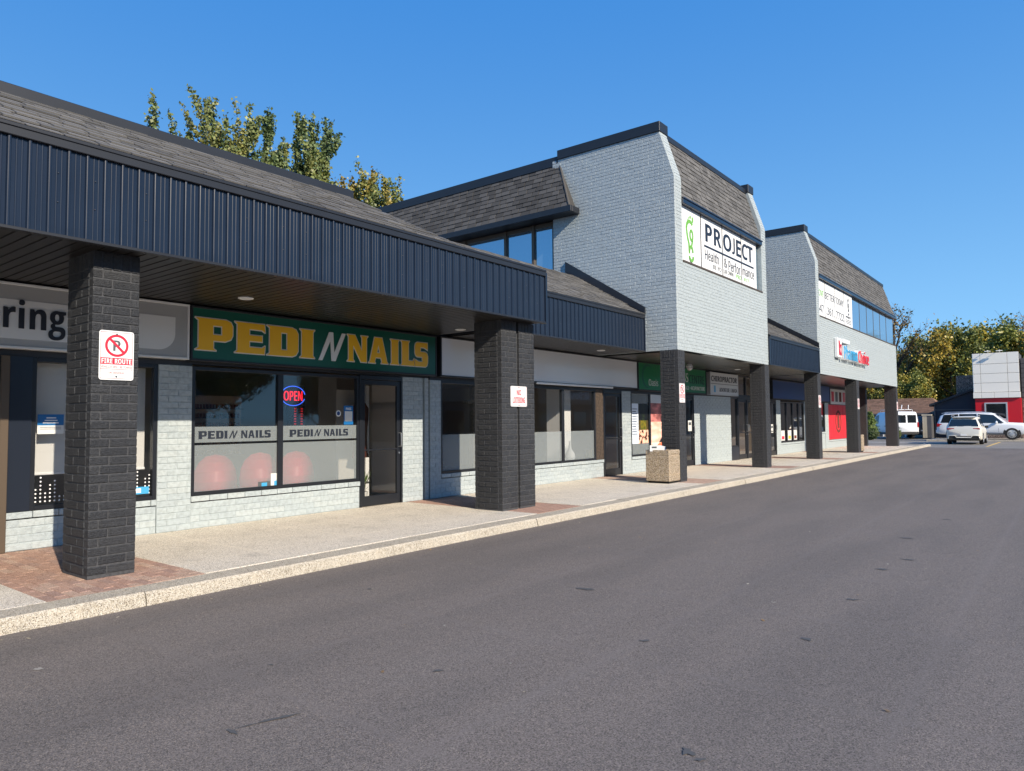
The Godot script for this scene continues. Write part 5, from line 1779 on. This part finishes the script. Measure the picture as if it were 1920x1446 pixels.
	for s in [-1.0, 1.0]:
		st = begin()
		side_sheet(st, S, s, [[2.56, 1.22], [1.45, 1.2], [1.45, 1.83], [2.36, 1.79]], 0.018)
		side_sheet(st, S, s, [[1.38, 1.2], [0.32, 1.19], [0.32, 1.84], [1.38, 1.84]], 0.018)
		side_sheet(st, S, s, [[0.25, 1.19], [-1.28, 1.18], [-0.66, 1.75], [0.25, 1.83]], 0.018)
		done(st, "side_window", M.car_glass, t)
		st = begin()
		arch(st, S, s, 1.72, 0.42, 0.52)
		arch(st, S, s, -1.72, 0.42, 0.52)
		side_sheet(st, S, s, [[1.2, 0.36], [-1.2, 0.36], [-1.2, 0.45], [1.2, 0.45]], 0.01)
		done(st, "wheel_arch", M.car_dark, t)
		wheel(t, s * 0.9, 1.72, 0.42, 16)
		wheel(t, s * 0.9, -1.72, 0.42, 16)
		st = begin()
		tube(st, [Vector3(s * 0.7, 1.88, 2.5), Vector3(s * 0.74, 1.97, 2.2), Vector3(s * 0.75, 1.99, 0.2), Vector3(s * 0.73, 1.9, -0.5)], [0.02, 0.024, 0.024, 0.02], 6)
		done(st, "roof_rail", M.rim, t)
		st = begin()
		box(st, Vector3(s * 1.1, 1.22, -0.85), Vector3(0.24, 0.2, 0.14), 0.05)
		done(st, "mirror", M.car_white, t)
		st = begin()
		box(st, Vector3(s * 0.84, 1.04, 2.64), Vector3(0.3, 0.24, 0.36), 0.03)
		done(st, "tail_light", M.tail, t)
		for z in [1.42, 0.28, -0.95]:
			st = begin()
			side_sheet(st, S, s, [[z, 0.5], [z - 0.012, 0.5], [z - 0.012, 1.15], [z, 1.15]], 0.008)
			done(st, "door_gap", M.car_dark, t)
		for z in [0.45, -0.7]:
			st = begin()
			box(st, Vector3(s * 1.01, 1.02, z + 0.2), Vector3(0.03, 0.035, 0.22), 0.01)
			done(st, "door_handle", M.car_white, t)
		part(t, "side_moulding", M.rim, Vector3(s * 1.0, 0.52, -1.2), Vector3(s * 1.02, 0.55, 1.2), 0.0)
	st = begin()
	quad(st, Vector3(-0.82, 1.2, -1.5), Vector3(0.82, 1.2, -1.5), Vector3(0.7, 1.83, -0.78), Vector3(-0.7, 1.83, -0.78), Vector3(0, 0.7, -0.7))
	done(st, "windscreen", M.car_glass, t)
	st = begin()
	quad(st, Vector3(-0.8, 1.24, 2.79), Vector3(0.8, 1.24, 2.79), Vector3(0.7, 1.74, 2.62), Vector3(-0.7, 1.74, 2.62), Vector3(0, 0.3, 1).normalized())
	done(st, "rear_window", M.car_glass, t)
	st = begin()
	box(st, Vector3(0, 0.58, 2.8), Vector3(1.8, 0.28, 0.16), 0.05)
	done(st, "rear_bumper", M.car_white, t)
	# work van
	t = thing("work_van", "white work van with ladder rack and tinted rear windows near the hedge", "van", Vector3(-12.0, 0.004, -66.6), 0.62)
	S = [[2.5, 0.45, 1.15, 1.3, 0.88, 0.9, 0.82], [2.46, 0.40, 1.2, 2.0, 0.92, 0.93, 0.80], [2.36, 0.38, 1.2, 2.2, 0.95, 0.95, 0.80], [0.5, 0.36, 1.2, 2.24, 0.96, 0.95, 0.82], [-0.6, 0.36, 1.18, 2.2, 0.96, 0.95, 0.80], [-1.0, 0.36, 1.15, 2.05, 0.96, 0.94, 0.76], [-1.7, 0.36, 1.1, 1.3, 0.95, 0.9, 0.8], [-2.3, 0.4, 0.92, 1.02, 0.9, 0.84, 0.7], [-2.42, 0.5, 0.75, 0.85, 0.8, 0.74, 0.62]]
	put(body_mesh(S), "body", M.car_white, t)
	for s in [-1.0, 1.0]:
		wheel(t, s * 0.84, 1.45, 0.34, 8)
		wheel(t, s * 0.84, -1.5, 0.34, 8)
		st = begin()
		arch(st, S, s, 1.45, 0.34, 0.42)
		arch(st, S, s, -1.5, 0.34, 0.42)
		side_sheet(st, S, s, [[2.3, 0.37], [-2.0, 0.37], [-2.0, 0.55], [2.3, 0.55]], 0.008)
		done(st, "lower_trim", M.car_dark, t)
		st = begin()
		side_sheet(st, S, s, [[-0.35, 1.25], [-1.35, 1.22], [-0.95, 1.9], [-0.35, 1.98]], 0.018)
		done(st, "side_window", M.car_glass, t)
		part(t, "rear_door_window", M.car_glass, Vector3(0.06 if s > 0 else -0.74, 1.3, 2.47), Vector3(0.74 if s > 0 else -0.06, 1.95, 2.5), 0.01)
		part(t, "tail_light", M.tail, Vector3(s * 0.86 - 0.06, 0.95, 2.46), Vector3(s * 0.86 + 0.06, 1.35, 2.515), 0.01)
		for z in [0.85, -0.2]:
			st = begin()
			box(st, Vector3(s * 0.97, 1.05, z), Vector3(0.03, 0.05, 0.18), 0.01)
			done(st, "door_handle", M.car_dark, t)
		st = begin()
		tube(st, [Vector3(s * 0.7, 2.2, 2.0), Vector3(s * 0.7, 2.38, 2.0), Vector3(s * 0.7, 2.38, -0.4), Vector3(s * 0.7, 2.2, -0.4)], [0.02, 0.02, 0.02, 0.02], 6)
		done(st, "rack_side", M.white, t)
	for z in [1.9, 0.8, -0.3]:
		st = begin()
		tube(st, [Vector3(-0.72, 2.38, z), Vector3(0.72, 2.38, z)], [0.02, 0.02], 6)
		done(st, "rack_bar", M.white, t)
	st = begin()
	tube(st, [Vector3(-0.3, 2.42, 2.3), Vector3(0.1, 2.75, 1.6)], [0.03, 0.03], 6)
	tube(st, [Vector3(0.3, 2.4, 2.2), Vector3(0.36, 2.75, 2.1)], [0.03, 0.03], 6)
	done(st, "ladder_clamp", M.white, t)
	st = begin()
	box(st, Vector3(0, 0.5, 2.5), Vector3(1.8, 0.2, 0.14), 0.04)
	done(st, "rear_bumper", M.car_dark, t)

	# dark car half hidden beside the van
	t = thing("parked_hatchback", "dark blue-grey car standing between the white van and bin enclosure", "car", Vector3(-10.35, 0.004, -69.4), 0.25)
	S = [[2.1, 0.45, 0.95, 1.1, 0.78, 0.8, 0.74], [2.05, 0.34, 1.08, 1.35, 0.86, 0.88, 0.76], [1.85, 0.3, 1.1, 1.78, 0.9, 0.9, 0.70], [0.8, 0.28, 1.08, 1.84, 0.92, 0.91, 0.72], [-0.3, 0.28, 1.05, 1.82, 0.92, 0.91, 0.71], [-1.0, 0.28, 1.02, 1.2, 0.91, 0.89, 0.78], [-1.9, 0.32, 0.95, 1.02, 0.86, 0.82, 0.7], [-2.1, 0.42, 0.75, 0.82, 0.76, 0.72, 0.6]]
	put(body_mesh(S), "body", M.car_navy, t)
	st = begin()
	quad(st, Vector3(-0.74, 1.2, 2.08), Vector3(0.74, 1.2, 2.08), Vector3(0.66, 1.66, 1.93), Vector3(-0.66, 1.66, 1.93), Vector3(0, 0.3, 1).normalized())
	done(st, "rear_window", M.car_glass, t)
	for s in [-1.0, 1.0]:
		wheel(t, s * 0.8, 1.25, 0.36, 8)
		wheel(t, s * 0.8, -1.3, 0.36, 8)
		st = begin()
		side_sheet(st, S, s, [[1.75, 1.16], [-0.8, 1.1], [-0.45, 1.62], [1.6, 1.66]], 0.018)
		done(st, "side_window", M.car_glass, t)
		part(t, "tail_light", M.tail, Vector3(s * 0.8 - 0.06, 0.9, 2.02), Vector3(s * 0.8 + 0.06, 1.16, 2.09), 0.01)
	part(t, "licence_plate", M.white, Vector3(-0.17, 0.6, 2.09), Vector3(0.17, 0.72, 2.11), 0.003)

# ------------------------------------------------------------------ buildings at the end
func far_buildings() -> void:
	# raised lot and its kerb under the white vehicle
	var st := begin()
	box2(st, Vector3(-8.6, -0.05, -64.8), Vector3(30, 0.11, -60.0), 0.02)
	var isl := done(st, "raised_lot", M.kerb, self, "structure")
	tag(isl, "raised concrete strip with a kerb under the long white vehicle", "kerb")
	# restaurant with white and red entrance tower
	var t := thing("dark_building", "dark sided building with white panelled tower and red wall", "building", Vector3(-6.0, 0, -66.0))
	st = begin()
	prism(st, PackedVector2Array([Vector2(-2.95, 0), Vector2(0.0, 0), Vector2(0.0, 4.02), Vector2(-2.95, 2.85)]), -14.0, -1.0)
	done(st, "wall", M.dark_siding, t)
	st = begin()
	var rt := Vector2(3.25, 1.29).normalized()
	prism(st, PackedVector2Array([Vector2(-3.25, 2.62), Vector2(0.2, 4.0), Vector2(0.2, 4.16), Vector2(-3.25, 2.80)]), -14.2, -0.75)
	done(st, "roof", M.trim, t)
	part(t, "downpipe", M.grey_siding, Vector3(-2.93, 0, -0.99), Vector3(-2.85, 2.7, -0.92), 0.01)
	part(t, "wall_rail", M.grey_siding, Vector3(-2.9, 2.3, -0.999), Vector3(0.0, 2.36, -0.95), 0.0)
	for k in 14:
		part(t, "siding_board", M.dark_siding, Vector3(-2.84, 0.08 + k * 0.155, -0.999), Vector3(-0.002, 0.225 + k * 0.155, -0.975), 0.004)
	st = begin()
	box2(st, Vector3(-1.45, 3.2, -3.0), Vector3(-0.3, 5.1, -2.0), 0.03)
	done(st, "chimney", M.stone, t)
	st = begin()
	box2(st, Vector3(0.0, 0.62, -8.0), Vector3(2.9, 3.15, 0.0))
	var rw := done(st, "red_wall", M.tower_red, t)
	st = begin()
	for b in [[0.58, 2.05, 2.72, 2.83], [0.58, 2.05, 1.5, 1.6], [0.58, 0.68, 1.6, 2.72], [1.95, 2.05, 1.6, 2.72], [0.58, 2.05, 0.7, 0.8], [0.58, 0.68, 0.8, 1.5], [1.95, 2.05, 0.8, 1.5]]:
		box2(st, Vector3(b[0], b[2], 0.0), Vector3(b[1], b[3], 0.06), 0.004)
	done(st, "window_frame", M.alu, rw)
	part(rw, "window_pane", M.car_glass, Vector3(0.68, 0.8, 0.002), Vector3(1.95, 2.72, 0.012), 0.0)
	part(t, "plinth", M.stone, Vector3(-0.02, 0.0, -8.0), Vector3(2.92, 0.62, 0.03), 0.0)
	part(t, "tower_core", M.grey_siding, Vector3(-0.05, 3.16, -4.0), Vector3(2.86, 6.6, 0.04), 0.0)
	var xs := [-0.08, 0.42, 2.15, 2.88]
	var ys := [3.62, 4.32, 5.04, 5.78, 6.3, 6.65]
	ys = [3.62, 4.34, 5.06, 5.80, 6.65]
	for i in 3:
		for j in 4:
			part(t, "wall_panel", M.acm, Vector3(xs[i] + 0.012, ys[j] + 0.012, 0.03), Vector3(xs[i + 1] - 0.012, ys[j + 1] - 0.012, 0.085), 0.006)
			if i == 0:
				part(t, "side_panel", M.acm, Vector3(-0.1, ys[j] + 0.012, -3.9), Vector3(-0.052, ys[j + 1] - 0.012, 0.02), 0.0)
	var xb := [-0.12, 0.42, 1.25, 2.15, 2.92]
	for i in 4:
		part(t, "canopy_panel", M.acm, Vector3(xb[i] + 0.01, 3.18, 0.0), Vector3(xb[i + 1] - 0.01, 3.6, 0.16), 0.008)
	for x in [0.95, 1.7]:
		st = begin()
		tube(st, [Vector3(x, 6.6, -0.1), Vector3(x, 6.85, 0.0), Vector3(x, 6.8, 0.35)], [0.02, 0.02, 0.02], 6)
		box(st, Vector3(x, 6.75, 0.42), Vector3(0.42, 0.06, 0.16), 0.02)
		done(st, "sign_lamp", M.acm, t)
	part(t, "side_wing", M.grey_siding, Vector3(2.92, 0.0, -10.0), Vector3(12.0, 6.2, -1.0), 0.0)
	for k in 8:
		part(t, "wing_board", M.grey_siding, Vector3(2.93, 3.2 + k * 0.37, -0.999), Vector3(12.0, 3.54 + k * 0.37, -0.95), 0.01)
	lay(t, brick_rows(2.92, 4.5, 0.0, 3.15, [], 0.1, 0.3), Transform3D(Basis.IDENTITY, Vector3(0, 0, -0.93)), [M.stone, M.grey_siding], false, 0.06)
	# bin enclosure
	t = thing("bin_enclosure", "pale board bin enclosure beside the dark sided building", "enclosure", Vector3(-9.6, 0.004, -65.6))
	for k in 4:
		part(t, "board", M.fence if k < 2 else M.grey_siding, Vector3(k * 0.16, 0.1, 0), Vector3(k * 0.16 + 0.15, 1.85, 0.03), 0.004)
	part(t, "top_rail", M.fence, Vector3(-0.05, 1.86, -0.3), Vector3(0.66, 1.98, 0.06), 0.006)
	part(t, "back_panel", M.grey_siding, Vector3(0, 0, -1.2), Vector3(0.62, 1.84, -0.02), 0.0)
	# bungalow
	t = thing("bungalow", "low bungalow with brown shingle roof and porch railing behind the van", "house", Vector3(-12.5, 0, -74.0))
	part(t, "wall", M.house, Vector3(-8.0, 0, -7.0), Vector3(2.9, 2.2, -0.6), 0.0)
	st = begin()
	var p := [Vector3(-8.6, 2.12, 0.1), Vector3(3.4, 2.12, 0.1), Vector3(2.0, 3.6, -4.2), Vector3(-7.0, 3.6, -4.2)]
	quad(st, p[0], p[1], p[2], p[3], Vector3(0, 1, 0.35).normalized())
	tri(st, p[1], Vector3(3.4, 2.12, -8.4), p[2], Vector3(1, 1, 0).normalized())
	quad(st, Vector3(-8.6, 2.12, -8.4), Vector3(3.4, 2.12, -8.4), p[2], p[3], Vector3(0, 1, -0.35).normalized())
	var rf := done(st, "roof", M.brown_roof, t)
	var up := (Vector3(0, 1.48, -4.3)).normalized()
	st = begin()
	shingles(st, Transform3D(Basis(Vector3.RIGHT, up, Vector3.RIGHT.cross(up)), Vector3(-8.6, 2.12, 0.1)), 4.5, 12.0, [0.0, 0.0, 12.0, 4.5, 1.6, 10.6], 0.2, 0.4)
	done(st, "shingles", M.brown_roof, rf, "stuff")
	part(t, "gutter", M.grey_siding, Vector3(-8.65, 1.98, 0.08), Vector3(3.45, 2.12, 0.2), 0.01)
	for x in [-3.0, -2.1, -1.2]:
		st = begin()
		box2(st, Vector3(x, 0.8, -0.6), Vector3(x + 0.8, 1.8, -0.56))
		var w := done(st, "window", M.white, t)
		part(w, "pane", M.car_glass, Vector3(x + 0.05, 0.85, -0.565), Vector3(x + 0.75, 1.75, -0.55), 0.0)
	for x in [-3.4, -1.6, 0.2]:
		part(t, "porch_post", M.white, Vector3(x, 0, -0.02), Vector3(x + 0.09, 2.0, 0.07), 0.004)
	part(t, "railing_top", M.white, Vector3(-3.4, 0.95, -0.01), Vector3(0.2, 1.02, 0.06), 0.004)
	for k in 22:
		part(t, "railing_bar", M.white, Vector3(-3.28 + k * 0.16, 0.4, 0.0), Vector3(-3.22 + k * 0.16, 0.95, 0.05), 0.0)
	# restaurant across the lot, which the shop glass mirrors
	t = thing("opposite_building", "brown roofed restaurant across the lot with white lettering", "building", Vector3(25.0, 0, -78.0), -PI / 2)
	part(t, "wall", M.stone, Vector3(-40, 0, -12), Vector3(34, 3.6, 0), 0.0)
	part(t, "sign_band", M.room_brown, Vector3(-40.3, 3.6, -12.3), Vector3(34.3, 5.9, 0.3), 0.02)
	text(t, "McDonald's", Vector3(8.5, 4.7, 0.32), 6.0, 1.0, M.white, true, false, 0.06)
	for k in 10:
		part(t, "window", M.car_glass, Vector3(-5 + k * 3.6, 0.8, 0.001), Vector3(-2.4 + k * 3.6, 2.8, 0.05), 0.0)
	t = thing("opposite_house", "long low house with brown hip roof across the lot", "building", Vector3(36.0, 0, -22.0), -PI / 2)
	part(t, "wall", M.house, Vector3(-9, 0, -8), Vector3(9, 3.0, 0), 0.0)
	st = begin()
	prism(st, PackedVector2Array([Vector2(0.6, 3.0), Vector2(-8.6, 3.0), Vector2(-4.0, 5.6)]), -9.6, 9.6, Transform3D(Basis(Vector3.UP, -PI / 2), Vector3.ZERO))
	done(st, "roof", M.brown_roof, t)

# ------------------------------------------------------------------ trees
func tree_parts(sd: int, h: float, spread: float, base: float, upright: float, leaf: float, count: int, pal: Array, scatter: float, bare := 0.0, limbs := 15) -> Array:
	rng.seed = sd
	var wood := begin()
	var tw := []          # [from, to, tone]
	var tp := []
	var tr := []
	for i in 6:
		var k := i / 5.0
		tp.append(Vector3(rng.randf_range(-0.12, 0.12) * k * 3, h * 0.62 * k, rng.randf_range(-0.12, 0.12) * k * 3))
		tr.append(lerpf(h * 0.022, h * 0.008, k))
	tube(wood, tp, tr, 9)
	var nl := limbs
	for l in nl:
		var k := lerpf(base, 0.62, float(l) / nl) / 0.62
		var o: Vector3 = (tp[0] as Vector3).lerp(tp[5], k)
		var az := l * 2.4 + rng.randf_range(-0.5, 0.5)
		var el := rng.randf_range(0.25, 0.7) + 0.5 * k
		var d := Vector3(cos(az) * cos(el), sin(el), sin(az) * cos(el))
		var ln := spread * rng.randf_range(0.75, 1.1) * lerpf(1.05, 0.8, k)
		var tone := rng.randf()
		var pts := [o]
		var rad := [h * 0.009]
		for s in 6:
			d = (d + Vector3(rng.randf_range(-0.15, 0.15), upright * 0.14, rng.randf_range(-0.15, 0.15))).normalized()
			pts.append(pts[-1] + d * ln / 6.0)
			rad.append(lerpf(h * 0.009, h * 0.0015, (s + 1) / 6.0))
		tube(wood, pts, rad, 6, false)
		tw.append([pts[5], pts[6] + d * ln * 0.12, tone])
		for b in 9:
			var q := rng.randf_range(0.25, 1.0) * 5.99
			var p: Vector3 = (pts[int(q)] as Vector3).lerp(pts[int(q) + 1], q - int(q))
			var bd := (d + Vector3(rng.randf_range(-1, 1), rng.randf_range(-0.2, 0.5) + upright * 0.6, rng.randf_range(-1, 1))).normalized()
			var bl := ln * rng.randf_range(0.22, 0.42)
			var e := p + bd * bl
			tube(wood, [p, e], [h * 0.0022, h * 0.0008], 4, false)
			tw.append([p.lerp(e, 0.25), e, clampf(tone + rng.randf_range(-0.25, 0.25), 0, 1)])
			for c in 4:
				var f := p.lerp(e, rng.randf_range(0.3, 1.0))
				var cd := (bd * 0.6 + Vector3(rng.randf_range(-0.7, 0.7), rng.randf_range(-0.3, 0.4) + upright * 1.6, rng.randf_range(-0.7, 0.7))).normalized()
				var ce := f + cd * bl * rng.randf_range(0.35, 0.7)
				tube(wood, [f, ce], [h * 0.001, h * 0.0005], 3, false)
				if rng.randf() >= bare:
					tw.append([f, ce, clampf(tone + rng.randf_range(-0.35, 0.35), 0, 1)])
	var vs := PackedVector3Array()
	var ns := PackedVector3Array()
	var cs := PackedColorArray()
	var per := maxi(1, count / tw.size())
	for w in tw:
		for i in per:
			var p: Vector3 = (w[0] as Vector3).lerp(w[1], rng.randf()) + Vector3(rng.randfn(0, scatter), rng.randfn(0, scatter), rng.randfn(0, scatter))
			var n := Vector3(rng.randf_range(-1, 1), rng.randf_range(-0.2, 1), rng.randf_range(-1, 1)).normalized()
			var u := n.cross(Vector3(rng.randf_range(-1, 1), rng.randf_range(-1, 1), rng.randf_range(-1, 1))).normalized()
			var v := n.cross(u)
			var s := leaf * rng.randf_range(0.6, 1.25)
			var t: float = clampf(w[2] + rng.randf_range(-0.2, 0.2), 0, 0.999) * (pal.size() - 1)
			var c: Color = (pal[int(t)] as Color).lerp(pal[int(t) + 1], t - int(t))
			c = c * rng.randf_range(0.75, 1.2)
			var a := p - u * s * 0.5
			var b := p + u * s * 0.5
			var m1 := p + v * s * 0.36 + n * s * 0.08
			var m2 := p - v * s * 0.36 + n * s * 0.08
			for e in [a, m1, b, a, b, m2]:
				vs.append(e)
				ns.append(n)
				cs.append(c)
	var top := 0.1
	for v in vs:
		top = maxf(top, v.y)
	var fit := h / top
	for i in vs.size():
		vs[i] *= fit
	var arr := []
	arr.resize(Mesh.ARRAY_MAX)
	arr[Mesh.ARRAY_VERTEX] = vs
	arr[Mesh.ARRAY_NORMAL] = ns
	arr[Mesh.ARRAY_COLOR] = cs
	var cm := ArrayMesh.new()
	cm.add_surface_from_arrays(Mesh.PRIMITIVE_TRIANGLES, arr)
	var wm := SurfaceTool.new()
	wm.append_from(wood.commit(), 0, Transform3D(Basis.from_scale(Vector3.ONE * fit), Vector3.ZERO))
	return [wm.commit(), cm]

func tree(called: String, label: String, at: Vector3, turn: float, parts: Array, group := "") -> Node3D:
	var t := thing(called, label, "tree", at, turn, group)
	put(parts[0], "trunk", M.bark, t)
	put(parts[1], "crown", M.leaf, t)
	return t

func shrub(called: String, label: String, at: Vector3, r: Vector3, pal: Array, count: int, leaf: float, cone := false) -> void:
	var t := thing(called, label, "shrub", at)
	var st := begin()
	tube(st, [Vector3.ZERO, Vector3(0.03, r.y, 0)], [0.05, 0.03], 6)
	done(st, "stem", M.bark, t)
	st = begin()
	for i in count:
		var d := Vector3(rng.randfn(0, 1), rng.randfn(0, 1), rng.randfn(0, 1)).normalized() * pow(rng.randf(), 0.33)
		var lump := 1.0 + 0.12 * sin(d.x * 9.0 + d.z * 7.0) + 0.08 * sin(d.y * 13.0)
		var p := Vector3(d.x * r.x, r.y + d.y * r.y, d.z * r.z) * lump
		if cone:
			var k := 1.0 - 0.75 * clampf(p.y / (2.0 * r.y), 0, 1)
			p.x *= k * 1.4
			p.z *= k * 1.4
		p.y = maxf(p.y, 0.03)
		var n := (d + Vector3(rng.randf_range(-0.6, 0.6), rng.randf_range(-0.2, 0.8), rng.randf_range(-0.6, 0.6))).normalized()
		var u := n.cross(Vector3(rng.randf(), rng.randf(), rng.randf() - 0.5)).normalized() * leaf * rng.randf_range(0.6, 1.2)
		var v := n.cross(u) * 0.6
		st.set_color((pal[0] as Color).lerp(pal[1], rng.randf()) * rng.randf_range(0.8, 1.2))
		quad(st, p - u, p - v, p + u, p + v, n)
	done(st, "foliage", M.hedge, t)

func trees() -> void:
	var gold := [Color(0.14, 0.18, 0.045), Color(0.21, 0.235, 0.05), Color(0.33, 0.30, 0.055), Color(0.44, 0.34, 0.055)]
	var olive := [Color(0.12, 0.15, 0.04), Color(0.19, 0.205, 0.045), Color(0.3, 0.26, 0.05), Color(0.44, 0.31, 0.05)]
	var rust := [Color(0.10, 0.095, 0.025), Color(0.22, 0.15, 0.03), Color(0.26, 0.12, 0.03)]
	# maples behind the near wing
	var a := tree_parts(101, 16.8, 9.0, 0.28, 0.85, 0.19, 130000, [Color(0.10, 0.15, 0.065), Color(0.14, 0.19, 0.07), Color(0.19, 0.22, 0.07), Color(0.23, 0.23, 0.065)], 0.09, 0.0, 30)
	tree("maple_tree", "tall maple with upright leafy shoots rising behind the canopy roof", Vector3(-30.6, 0, -18.9), 0.6, a, "maples behind the shops")
	a = tree_parts(102, 15.2, 7.5, 0.22, 0.7, 0.19, 90000, [Color(0.12, 0.16, 0.06), Color(0.18, 0.215, 0.06), Color(0.25, 0.245, 0.06), Color(0.32, 0.25, 0.06)], 0.11, 0.0, 24)
	tree("maple_tree", "smaller yellowing maple behind the canopy roof beside the taller one", Vector3(-28.3, 0, -22.9), 2.0, a, "maples behind the shops")
	a = tree_parts(103, 14.0, 3.4, 0.22, 0.8, 0.17, 18000, [Color(0.09, 0.13, 0.05), Color(0.17, 0.19, 0.055), Color(0.26, 0.22, 0.055)], 0.13)
	tree("maple_tree", "slender maple top beside the shingled upper storey roof", Vector3(-28.4, 0, -26.7), 1.0, a, "maples behind the shops")
	# wooded edge at the end of the lot
	var k1 := tree_parts(111, 12.5, 4.6, 0.16, 0.5, 0.3, 13000, gold, 0.34)
	var k2 := tree_parts(112, 11.5, 4.8, 0.12, 0.35, 0.3, 13000, olive, 0.36)
	var k3 := tree_parts(113, 13.9, 5.6, 0.3, 0.25, 0.24, 1800, rust, 0.25, 0.75)
	var b1 := tree("broadleaf_tree", "half-bare autumn tree with thin branches beside the second grey block", Vector3(-14.6, 0, -83.0), 0.3, k3, "trees at the end of the lot")
	var b2 := tree("broadleaf_tree", "yellow-green leafy tree above the bungalow roof", Vector3(-11.6, 0, -89.0), 1.0, k1, "trees at the end of the lot")
	var b3 := tree("broadleaf_tree", "olive and gold leafy tree left of the stone chimney", Vector3(-9.6, 0, -84.0), 2.1, k2, "trees at the end of the lot")
	var spots := [[k1, -6.2, -90.0, 2.6, 1.02, "tall gold-green tree behind the white panelled tower"], [k2, -2.5, -88.0, 0.4, 0.95, "dense olive tree right behind the white panelled tower"], [k3, -4.0, -94.0, 1.3, 0.95, "thin half-bare tree rising behind the white panelled tower"], [k1, -16.8, -94.0, 4.0, 0.9, "gold tree seen between the last two pillars"], [k2, -20.5, -88.0, 5.0, 0.85, "olive tree behind the bungalow's porch"], [k2, -14.6, -97.0, 3.1, 1.0, "dark leafy tree deep behind the bungalow"], [k1, -9.5, -98.0, 0.9, 1.05, "leafy tree deep behind the dark sided building"], [k1, 3.5, -92.0, 5.6, 0.95, "leafy tree beyond the grey boarded wing"], [k2, -6.0, -82.0, 4.4, 0.62, "low leafy tree right behind the stone chimney"], [k1, -12.6, -80.5, 2.9, 0.55, "low yellowing tree hanging over the bungalow roof"], [k2, -16.2, -81.0, 1.9, 0.6, "low olive tree at the bungalow's porch end"]]
	for s in spots:
		var src: Node3D = b2 if s[0] == k1 else (b3 if s[0] == k2 else b1)
		copy(src, Vector3(s[1], 0, s[2]), s[3], s[5], s[4])
	# trees across the lot, mirrored in the shop glass
	for i in 34:
		copy(b3 if i % 2 == 0 else b2, Vector3(44.0 + (i % 3) * 3.5, 0, 26.0 - i * 6.2), i * 1.7, "tree in the row across the lot behind the camera", 0.8 + 0.14 * (i % 4)).set_meta("group", "row of trees across the lot")
	shrub("conical_shrub", "bright green conical shrub beside the porch of the bungalow", Vector3(-12.8, 0, -62.5), Vector3(0.62, 1.15, 0.6), [Color(0.07, 0.12, 0.02), Color(0.14, 0.19, 0.03)], 2600, 0.07, true)
	shrub("clipped_hedge", "low dark green clipped hedge at the foot of the conical shrub", Vector3(-12.7, 0, -61.6), Vector3(0.75, 0.48, 0.5), [Color(0.03, 0.055, 0.015), Color(0.06, 0.09, 0.02)], 1800, 0.06)
	shrub("clipped_hedge", "small green clipped hedge beside the last black pillar", Vector3(-10.9, 0, -62.3), Vector3(0.35, 0.5, 0.4), [Color(0.05, 0.08, 0.015), Color(0.1, 0.13, 0.025)], 1100, 0.06)
